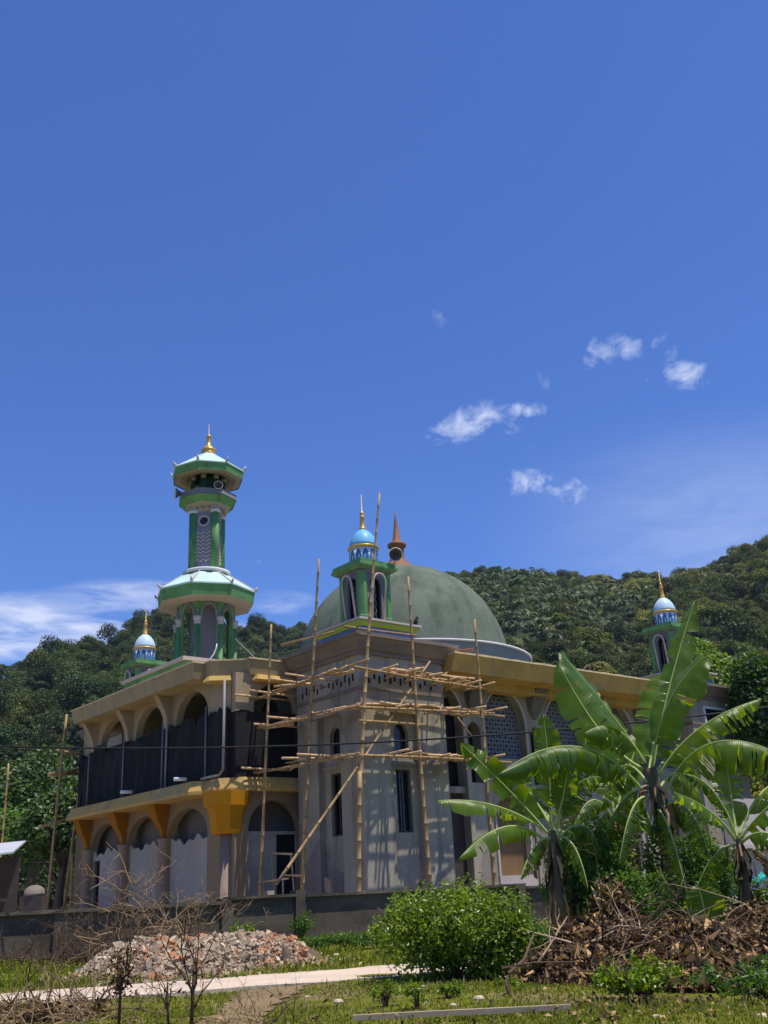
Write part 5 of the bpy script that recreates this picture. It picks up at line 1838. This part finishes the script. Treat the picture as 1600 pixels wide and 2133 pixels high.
B3 = banana('shaded banana plant in the middle of the clump behind the tall one', [(1318, 1960, .12), (1298, 1830, .11), (1285, 1740, .08), (1280, 1690, .05)], [
    ((1280, 1700), (1265, 1600, .2), (1225, 1495, .4), .20, dict(face=True, roll=.2, fold=.2, tears=3)),
    ((1280, 1700), (1310, 1600, .4), (1330, 1540, .5), .20, dict(face=True, roll=.3, fold=.2, tears=3)),
    ((1278, 1710), (1230, 1610, -.3), (1190, 1740, -.5), .20, dict(fold=1.1, tears=10, droop=.3)),
    ((1285, 1710), (1330, 1610, -.2), (1372, 1760, -.4), .20, dict(fold=1.1, tears=10, droop=.3)),
    ((1282, 1705), (1250, 1650, .5), (1215, 1830, .8), .20, dict(fold=1.2, tears=9, droop=.3)),
], 17.6)
B4 = banana('slim banana plant at the right edge with an upright translucent leaf', [(1560, 1960, .085), (1553, 1860, .075), (1543, 1780, .055), (1538, 1740, .04)], [
    ((1535, 1745), (1525, 1670, .2), (1512, 1585, .3), .175, dict(face=True, roll=.25, fold=.12, tears=3)),
    ((1532, 1750), (1490, 1680, -.4), (1405, 1650, -.7), .17, dict(fold=.5, roll=-.5, tears=5)),
    ((1530, 1735), (1490, 1620, -.2), (1428, 1612, -.35), .10, dict(fold=1.3, tears=8)),
    ((1545, 1745), (1580, 1690, -.3), (1650, 1640, -.5), .17, dict(fold=.4, roll=.6, tears=4)),
    ((1545, 1755), (1600, 1700, -.6), (1660, 1790, -.8), .17, dict(fold=.8, tears=5)),
    ((1540, 1740), (1590, 1590, .3), (1680, 1640, .4), .18, dict(fold=.7, tears=5)),
    ((1530, 1760), (1480, 1760, .3), (1440, 1880, .3), .15, dict(fold=1.1, tears=8)),
], 15.0)
B5 = banana('banana sucker, a single broad leaf beside the foot of the tall plant', [(1478, 1990, .05), (1474, 1930, .03)], [
    ((1476, 1960), (1470, 1900, -.1), (1455, 1848, -.15), .20, dict(face=True, roll=.2, fold=.1, tears=0)),
    ((1476, 1960), (1500, 1900, .2), (1540, 1880, .3), .12, dict(roll=.9, fold=.3, tears=3)),
], 14.0)


# ------------------------------------------------------------------ shrubs and low plants
def shrub(label, pos, rx, ry, h, n, size, lm, seed, name='shrub', cat='shrub', lobes=14, group=None, stems=9):
    g = np.random.default_rng(seed)
    t = empty(name, label, cat, tuple(pos), group=group)
    P, Nn = [], []
    for i in range(lobes):
        a = g.uniform(0, 6.28); q = g.uniform(0.15, 0.72)
        c = np.array([math.cos(a) * rx * q, math.sin(a) * ry * q, h * g.uniform(0.22, 0.72)])
        k = g.uniform(0.26, 0.42)
        m_ = n // lobes
        d = norm(g.normal(size=(m_, 3)))
        p = c + d * g.uniform(0.5, 1.08, size=(m_, 1)) * np.array([rx * k, ry * k, h * k])
        P.append(p); Nn.append(norm(d + g.normal(size=(m_, 3)) * .6 + np.array([0, 0, .5])))
    # upright shoots give a ragged outline
    for i in range(lobes * 2):
        a = g.uniform(0, 6.28); q = math.sqrt(g.uniform(0, .85))
        zt = h * (1.02 - 0.5 * q * q) * g.uniform(.85, 1.12)
        base = np.array([math.cos(a) * rx * q, math.sin(a) * ry * q, zt * .7])
        m_ = 26
        tt = g.uniform(0, 1, size=(m_, 1))
        p = base + tt * np.array([g.normal() * .05, g.normal() * .05, zt * .32]) + g.normal(size=(m_, 3)) * size * .55
        P.append(p); Nn.append(norm(g.normal(size=(m_, 3)) + np.array([0, 0, .8])))
    P = np.concatenate(P); Nn = np.concatenate(Nn)
    P[:, 2] = np.maximum(P[:, 2], 0.03)
    if h > .5: P[:, :2] *= (0.70 + 0.30 * np.clip(P[:, 2:3] / (0.55 * h), 0, 1))
    V, F = cards(P, Nn, g.uniform(.7, 1.3, len(P)) * size, .55, .2, g)
    npmesh('foliage', V, F, lm, t)
    mb = MB()
    for i in range(stems):
        a = g.uniform(0, 6.28); q = g.uniform(.3, .8)
        mb.tube([(math.cos(a) * .1 * rx, math.sin(a) * .1 * ry, 0), (math.cos(a) * rx * q * .5, math.sin(a) * ry * q * .5, h * .45), (math.cos(a) * rx * q, math.sin(a) * ry * q, h * .8)], [.02, .014, .006], 5)
    mb.build('stems', M['twig'], t)
    return t


shrub('big bright green shrub in the sun in the middle foreground', (0.50, 13.2, 0), 1.15, 0.85, 1.04, 15000, .058, LM_bush, 41, lobes=24)
shrub('dark low part of foliage at the right shoulder of the big bright shrub', (1.35, 13.6, 0), 0.6, 0.5, 0.66, 2600, .06, LM_mid, 42)
shrub('tangle of green vines between the low and the tall banana plants', (3.1, 16.5, 0), 1.0, .6, 1.95, 8500, .075, LM_mid, 43, name='vine_thicket', cat='thicket')
shrub('shaded green thicket behind the foot of the tall banana plant', (4.5, 16.6, 0), 0.95, .6, 1.75, 7500, .075, LM_mid, 44, name='vine_thicket', cat='thicket')
shrub('low leafy weeds in front of the dark stems of the banana clump', (3.55, 15.0, 0), 1.0, .4, 1.15, 4200, .07, LM_mid, 52, name='weed_clump', cat='weeds')
shrub('light green weeds under the slim banana plant at the right edge', (5.45, 15.6, 0), 0.8, .5, .9, 3800, .075, LM_bush, 45, name='weed_clump', cat='weeds')
shrub('vines climbing the dark stem of the low banana plant', (2.55, 15.9, 0), 0.55, .4, 1.55, 4200, .07, LM_mid, 46, name='vine_thicket', cat='thicket')
shrub('leafy weeds growing at the front edge of the dead leaf heap', (2.15, 10.1, 0), 0.45, .3, .30, 420, .07, LM_bush, 47, lobes=7, name='weed_clump', cat='weeds')
shrub('low green weeds at the bottom right corner before the dead leaves', (3.1, 9.5, 0), 0.8, .35, .30, 620, .05, LM_mid, 48, lobes=9, name='weed_clump', cat='weeds')
shrub('small bright sapling at the foot of the wall behind the rubble heap', (-2.95, 19.6, 0), 0.34, .3, .62, 750, .06, LM_bush, 49, name='weed_clump', cat='weeds', lobes=6)
shrub('single thin green weed against the wall right of the rubble', (-2.5, 26.5, 0), 0.28, .22, .62, 420, .08, LM_mid, 50, name='weed_clump', cat='weeds', lobes=5)
shrub('green weeds along the wall foot between rubble heap and big shrub', (-1.1, 22.0, 0), 1.3, .5, .25, 2200, .06, LM_mid, 51, name='weed_clump', cat='weeds')
for i, (px, py, h) in enumerate(((868, 2098, .22), (803, 2095, .18), (935, 2082, .15), (1060, 2060, .1))):
    p = at(px, py, 1.0); r_ = ray(px, py); p = CAM + r_ * (-CAM[2] / r_[2])
    shrub(('tallest little seedling in the grass before the big shrub', 'thin seedling in the grass, left of the tallest one', 'small seedling in the grass at the foot of the big shrub',
           'tiny seedling in the grass next to the dead branch')[i], (p[0], p[1], 0), .11, .1, h, 46, .045, LM_bush, 60 + i, name='seedling', cat='seedling', lobes=3, stems=3)


# ------------------------------------------------------------------ grass
def ground_at(px, py):
    r_ = ray(px, py)
    return CAM + r_ * (-CAM[2] / r_[2])


def blades(name, n, region, hmin, hmax, lm, seed, wscale=1.0, clump=True):
    g = np.random.default_rng(seed)
    x = g.uniform(region[0], region[1], n * 3); y = region[2] + (region[3] - region[2]) * g.random(n * 3) ** 1.7
    ok = np.ones(len(x), bool)
    # not on the lane
    rcx = np.array([c[0] for c in rc]); rcy = np.array([c[1] for c in rc])
    yl = np.interp(x, rcx, rcy)
    ok &= (np.abs(y - yl) > .86 + .1 * g.random(len(x)))
    den = np.sin(x * 2.1 + 1.3 * np.sin(y * 1.1)) + np.sin(y * 2.7 + x) + g.normal(size=len(x)) * .9
    ok &= den > (-.35 if clump else -9)
    # worn earth track left of centre
    ok &= ~((np.abs(x + 1.62 + .12 * np.sin(y * 4)) < .27) & (y < 12.6) & (g.random(len(x)) < .6))
    x, y = x[ok][:n], y[ok][:n]; n = len(x)
    z = gz(x, y)
    h = g.uniform(hmin, hmax, n); a = g.uniform(0, 6.28, n); w = g.uniform(.003, .007, n) * wscale * (0.6 + y / 16)
    lean = g.normal(size=(n, 2)) * .35
    P0 = np.stack([x, y, z - .01], -1)
    side = np.stack([np.cos(a), np.sin(a), np.zeros(n)], -1) * w[:, None]
    mid = P0 + np.stack([lean[:, 0] * h * .35, lean[:, 1] * h * .35, h * .6], -1)
    top_ = P0 + np.stack([lean[:, 0] * h, lean[:, 1] * h, h * (1 - .3 * np.abs(lean).sum(1).clip(0, 1))], -1)
    V = np.stack([P0 - side, P0 + side, mid + side * .8, mid - side * .8, mid - side * .8, mid + side * .8, top_ + side * .1, top_ - side * .1], 1).reshape(-1, 3)
    F = np.arange(8 * n).reshape(-1, 4)
    return tag(npmesh(name, V, F, lm), kind='stuff')


blades('grass', 100000, (-7.5, 8, 8.0, 21), .02, .055, LM_grass, 71)
blades('grass', 9000, (-9, 3, 14.8, 27), .06, .2, LM_grass, 72, 1.6)
blades('dry_grass', 3500, (-6.5, 5, 8.0, 20), .04, .14, LM_drygrass, 73)
blades('bottom_grass', 16000, (-4.5, 5, 7.6, 9.9), .02, .06, LM_grass, 74, 1.0, False)

# ------------------------------------------------------------------ rubble heap
g = np.random.default_rng(81)
RUB = [pm('rubble_grey', (0.34, 0.265, 0.185), .95, .35, 3, 14, .3, rand=.5), pm('rubble_pale', (0.54, 0.43, 0.30), .95, .2, 3, 14, .2, rand=.4),
       pm('rubble_brick', (0.38, 0.18, 0.09), .95, .3, 3, 14, .2, rand=.4), pm('rubble_dust', (0.36, 0.275, 0.19), .98, .25, 3, 20, .4)]


def heap_h(x, y, cx, cy, rx, ry, h):
    d = ((x - cx) / rx) ** 2 + ((y - cy) / ry) ** 2
    return h * np.clip(1 - d, 0, 1) ** .8


HC = (-3.2, 17.2, 1.95, 1.8, 0.46)
hx, hy = np.meshgrid(np.linspace(-5.7, -0.8, 60), np.linspace(15.1, 19.3, 44))
def heapz(x, y):
    return heap_h(x, y, *HC) + .16 * heap_h(x, y, -4.4, 16.6, .9, .8, 1) + .15 * heap_h(x, y, -2.0, 16.8, .9, .7, 1)
hz = heapz(hx, hy) + g.normal(size=hx.shape) * .012 - .05
V = np.stack([hx, hy, hz], -1).reshape(-1, 3)
idx = np.arange(hx.size).reshape(hx.shape)
F = np.stack([idx[:-1, :-1], idx[:-1, 1:], idx[1:, 1:], idx[1:, :-1]], -1).reshape(-1, 4)
n = 36000
x = g.normal(-3.2, .88, n); y = g.normal(16.7, .85, n)
k_ = (((x + 3.2) / 2.5) ** 2 + ((y - 17) / 2.2) ** 2 < 1.05)
x, y = x[k_], y[k_]; n = len(x)
s = g.lognormal(-4.65, .6, n).clip(.005, .075)
z = heapz(x, y) - .035 + .0 * x
mi_ = np.where(g.random(n) < np.clip(.07 + .30 * (np.abs(x + 1.75) < .45) + .16 * (np.abs(x + 3.6) < .4), 0, 1), 2, np.where(g.random(n) < .25, 1, 0))
box0 = np.array([[a, b, c] for c in (-1, 1) for b in (-1, 1) for a in (-1, 1)], float)
Q = norm(g.normal(size=(n, 3))); Rr_ = norm(np.cross(Q, g.normal(size=(n, 3)))); S_ = np.cross(Q, Rr_)
dims = np.stack([s * g.uniform(.8, 1.9, n), s * g.uniform(.5, 1.1, n), s * g.uniform(.25, .8, n)], -1)
loc = box0[None] * dims[:, None] * g.uniform(.72, 1.15, size=(n, 8, 1))
W_ = loc[:, :, :1] * Q[:, None] + loc[:, :, 1:2] * Rr_[:, None] + loc[:, :, 2:] * S_[:, None]
W_ += np.stack([x, y, z + s * .3], -1)[:, None]
bf = np.array([(0, 2, 3, 1), (4, 5, 7, 6), (0, 1, 5, 4), (2, 6, 7, 3), (0, 4, 6, 2), (1, 3, 7, 5)])
F2 = (bf[None] + (np.arange(n) * 8)[:, None, None]).reshape(-1, 4) + len(V)
tag(npmesh('rubble_heap', np.concatenate([V, W_.reshape(-1, 3)]), np.concatenate([F, F2]), RUB, mi=np.concatenate([np.full(len(F), 3), np.repeat(mi_, 6)])),
    'low heap of pinkish brick and concrete rubble beside the lane', 'rubble heap', kind='stuff')


# ------------------------------------------------------------------ dead leaves and cut branches
def litter(name, n, fn, smin, smax, seed, lm=LM_dry, aspect=.42):
    g = np.random.default_rng(seed)
    P, up = fn(g, n)
    Nn = norm(up + g.normal(size=P.shape) * 1.3)
    V, F = cards(P, Nn, g.uniform(smin, smax, len(P)), aspect, .35, g)
    return V, F


def pile(g, n, parts):
    P = []
    tot_ = sum(p[6] for p in parts)
    for cx, cy, rx, ry, h, base, wgt in parts:
        m_ = int(n * wgt / tot_)
        a = g.uniform(0, 6.28, m_); q = np.sqrt(g.uniform(0, 1, m_))
        px, py = cx + np.cos(a) * q * rx, cy + np.sin(a) * q * ry
        hh = h * (1 - q ** 2) ** .7
        P.append(np.stack([px, py, base + hh * g.uniform(.35, 1.15, m_)], -1))
    P = np.concatenate(P)
    return P, np.tile(np.array([0, -.5, .6]), (len(P), 1))


PILE = [(1.9, 12.2, .8, .9, .30, 0, 1.1), (2.45, 13.4, .9, 1.1, .56, 0, 1.5), (3.3, 13.1, 1.0, 1.2, .50, 0, 1.4), (4.1, 12.2, .9, 1.2, .42, 0, 1.3), (2.9, 11.3, 1.1, .8, .28, 0, 1.2),
        (4.5, 13.8, .8, 1.0, .60, 0, 1.1), (3.6, 11.7, .8, .6, .36, 0, .7), (2.75, 14.2, .45, .4, .95, 0, .5)]
V, F = litter('x', 36000, lambda g, n: pile(g, n, PILE), .03, .13, 91, aspect=.3)
V2, F2 = litter('w', 2600, lambda g, n: pile(g, n, PILE), .14, .42, 93, aspect=.2)
F = np.concatenate([F, F2 + len(V)]); V = np.concatenate([V, V2])
lo = tag(npmesh('dead_leaf_heap', V, F, LM_dry), 'long heap of brown dead leaves and cut branches under the banana plants', 'leaf heap', kind='stuff')
# hidden dark core, added so that no light passes under the leaves
core = MB()
for cx, cy, rx, ry, h, b, w in PILE[:-1]:
    core.lathe([(1.0, 0), (.86, .42), (.6, .7), (.3, .86), (0, .9)], 14)
    k = len(core.v) - 14 * 5
    for j in range(k, len(core.v)):
        X = core.v[j]; core.v[j] = (cx + X[0] * rx * .86, cy + X[1] * ry * .86, X[2] * h * .55)
tag(core.build('heap_light_blocker', M['twig']), kind='structure')
V, F = litter('y', 1100, lambda g, n: (np.stack([np.where(g.random(n) < .6, g.uniform(1.2, 4.2, n), g.uniform(-3, 4.2, n)), np.where(g.random(n) < .6, g.uniform(8, 9.8, n), g.uniform(8.2, 12, n)), g.uniform(.01, .05, n)], -1), np.tile([0, 0, 2.5], (n, 1))), .02, .09, 92)
tag(npmesh('fallen_leaves', V, F, LM_dry), kind='stuff')


def branchy(mb, p, d, L_, r, depth, g, curl=.35, gravity=0.0):
    pts_ = [Vector(p)]; d = Vector(d).normalized(); n = 6
    for i in range(n):
        d = (d + Vector(g.normal(size=3)) * curl * .35 + Vector((0, 0, -gravity))).normalized()
        pts_.append(pts_[-1] + d * L_ / n)
    mb.tube(pts_, [r * (1 - .75 * i / n) for i in range(n + 1)], 5)
    if depth > 0:
        for k in range(int(g.integers(2, 4))):
            i = int(g.integers(2, n))
            nd = (d + Vector(g.normal(size=3)) * .9).normalized()
            branchy(mb, pts_[i], nd, L_ * g.uniform(.4, .7), r * .55, depth - 1, g, curl, gravity)


# cut branches lying in the leaf heap
for i in range(44):
    g = np.random.default_rng(500 + i)
    cx, cy, rx, ry, h, b, w = PILE[int(g.integers(0, 6))]
    p = (cx + g.uniform(-.8, .8) * rx, cy - g.uniform(.2, .8) * ry, h * g.uniform(.35, .8))
    mb = MB()
    d = (g.uniform(-1, 1), g.uniform(-.5, .3), g.uniform(-.15, .35))
    branchy(mb, (0, 0, 0), d, g.uniform(.5, 1.2), g.uniform(.008, .019), 2, g, .4)
    o = mb.build('cut_branch', M['palewood'] if i % 3 == 0 else M['twig'], None, p)
    tag(o, 'dry cut branch lying in the heap of dead leaves', 'branch', 'cut branches in the dead leaf heap')
mb = MB()
g = np.random.default_rng(77)
b0 = ground_at(1063, 2080)
mb.tube([(0, 0, 0), (-.02, .1, .13), (.02, .2, .20), (.22, .5, .30), (.36, .7, .52)], [.013, .014, .017, .015, .011], 7)
mb.tube([(.02, .2, .20), (-.05, .12, .26), (.3, .3, .28), (.75, .35, .26)], [.012, .011, .009, .007], 6)
tag(mb.build('forked_branch', M['twig'], None, (b0[0], b0[1], 0)), 'forked pale dead branch propped at the left end of the leaf heap', 'branch')

# dry shrub skeletons in the left foreground
def dryshrub(label, px, py, top, spread, n, seed, lean=0.0, leaves=0, thick=.016):
    g = np.random.default_rng(seed)
    p = ground_at(px, py)
    t = empty('dry_shrub', label, 'dead shrub', (p[0], p[1], 0))
    mb = MB()
    mb.tube([(0, 0, -.02), (lean * .3, 0, top * .3), (lean * .5, 0.02, top * .5)], [thick, thick * .9, thick * .7], 7)
    for i in range(n):
        s = g.uniform(.3, 1.0)
        d = (g.uniform(-1, 1) * spread + lean, g.uniform(-.6, .6), g.uniform(.3, 1.1))
        branchy(mb, (lean * .5 * s, .02 * s, top * .5 * s), d, top * g.uniform(.35, .7), thick * .55, 2, g, .5)
    mb.build('branches', M['twig'], t)
    if leaves:
        P = np.stack([g.normal(0, spread * .25 * top, leaves), g.normal(0, .08, leaves), top * g.uniform(.3, .7, leaves)], -1)
        V, F = cards(P, norm(g.normal(size=(leaves, 3))), g.uniform(.02, .07, leaves), .4, .4, g)
        npmesh('withered_leaves', V, F, LM_dry, t)
    return t


dryshrub('dark bare shrub stem forking in front of the lane', 398, 2150, 1.0, .45, 7, 301, .03, 60, .017)
dryshrub('dead shrub with a ragged brown leaf clump before the rubble heap', 247, 2150, .92, .30, 7, 302, 0, 320, .014)
dryshrub('thin leaning dead twig with crooked side shoots, left of centre bottom', 352, 2150, .75, .5, 6, 303, -.06, 25, .010)


def tangle(label, px, py, Y, w, h, n, seed, mat, name='brushwood', r=.012, L0=1.0):
    g = np.random.default_rng(seed)
    c = at(px, py, Y)
    t = empty(name, label, 'brushwood', (c[0], c[1], 0))
    mb = MB()
    for i in range(n):
        p = (g.normal(0, w * .33), g.normal(0, .35), max(0, c[2] - h * g.uniform(.3, 1.0)))
        d = (g.uniform(-1, 1), g.uniform(-.4, .4), g.uniform(-.1, .9))
        branchy(mb, p, d, L0 * g.uniform(.35, 1.0), r * g.uniform(.5, 1.1), 2, g, .55)
    mb.build('twigs', mat, t)
    return t


tangle('tangle of pale dry vines hanging over the wall before the left gallery', 330, 1890, 19.4, 1.7, .8, 60, 311, M['drybrush'], r=.017, L0=.9)
tangle('thin bare twigs rising high in front of the left lower arches', 265, 1810, 18.8, .8, .9, 14, 312, M['drybrush'], r=.013, L0=1.1)
tangle('dark heap of cut brushwood along the wall left of the rubble', 190, 1950, 20.2, 2.4, .8, 70, 313, M['twig'], r=.018, L0=1.2)
tangle('dry stalks standing in the grass at the bottom left', 110, 2060, 9.7, 1.3, .5, 60, 314, M['drybrush'], r=.008, L0=.55)
tangle('thin dry stems standing in the grass at bottom centre', 560, 2070, 9.6, 1.4, .34, 26, 315, M['twig'], r=.0045, L0=.5)
# heap of dried palm fronds in the bottom left corner
g = np.random.default_rng(95)
fp = ground_at(90, 2128)
V, F = litter('z', 620, lambda g, n: (np.stack([g.normal(0, .36, n), g.normal(0, .22, n), np.abs(g.normal(.06, .07, n))], -1), np.tile([0, -.6, .5], (n, 1))), .07, .24, 96, LM_dry, .16)
fh = empty('dry_frond_heap', 'heap of dried brown palm fronds in the bottom left corner', 'leaf heap', (fp[0], fp[1], 0))
npmesh('frond_strips', V, F, LM_dry, fh)
mb = MB()
for i in range(10):
    p = (g.normal(0, .3), g.normal(0, .15), .03)
    branchy(mb, p, (g.uniform(-1, 1), g.uniform(-.3, .3), g.uniform(0, .45)), g.uniform(.4, .9), .012, 1, g, .35)
mb.build('stalks', M['twig'], fh)
# pale plank lying in the grass
c0, c1 = ground_at(735, 2126), ground_at(1190, 2103)
mb = MB()
d = Vector(c1 - c0); L_ = d.length
us = np.linspace(0, L_, 16)
mb.loft([[(u, -.028 + .01 * math.sin(u * 3), .0), (u, -.028 + .01 * math.sin(u * 3), .042), (u, .028 + .01 * math.sin(u * 3), .042), (u, .028 + .01 * math.sin(u * 3), .0)] for u in us])
o = mb.build('plank', M['plank'], None, (c0[0], c0[1], 0.0))
o.rotation_euler[2] = math.atan2(d.y, d.x)
tag(o, 'long narrow weathered plank lying in the grass along the bottom', 'plank')
# a few pale stones and scraps on the grass
for i, (px, py, s) in enumerate(((705, 2092, .05), (190, 2016, .09), (700, 1992, .05), (665, 1990, .06), (945, 2098, .03), (1000, 2085, .05), (1370, 2125, .04), (1590, 2125, .05), (640, 2080, .025))):
    p = ground_at(px, py)
    g = np.random.default_rng(600 + i)
    mb = MB()
    n_ = 8
    mb.loft([[(s * q * (1 + .25 * math.sin(j * 2.3 + i)) * math.cos(6.283 * j / n_), s * .8 * q * math.sin(6.283 * j / n_), zz * s) for j in range(n_)] for q, zz in ((.8, -.1), (1, .2), (.85, .5), (.4, .72))])
    tag(mb.build('stone', RUB[1], None, (p[0], p[1], .01)), ('pale stone lying in the short grass away from the rubble'), 'stone', 'loose pale stones on the grass')
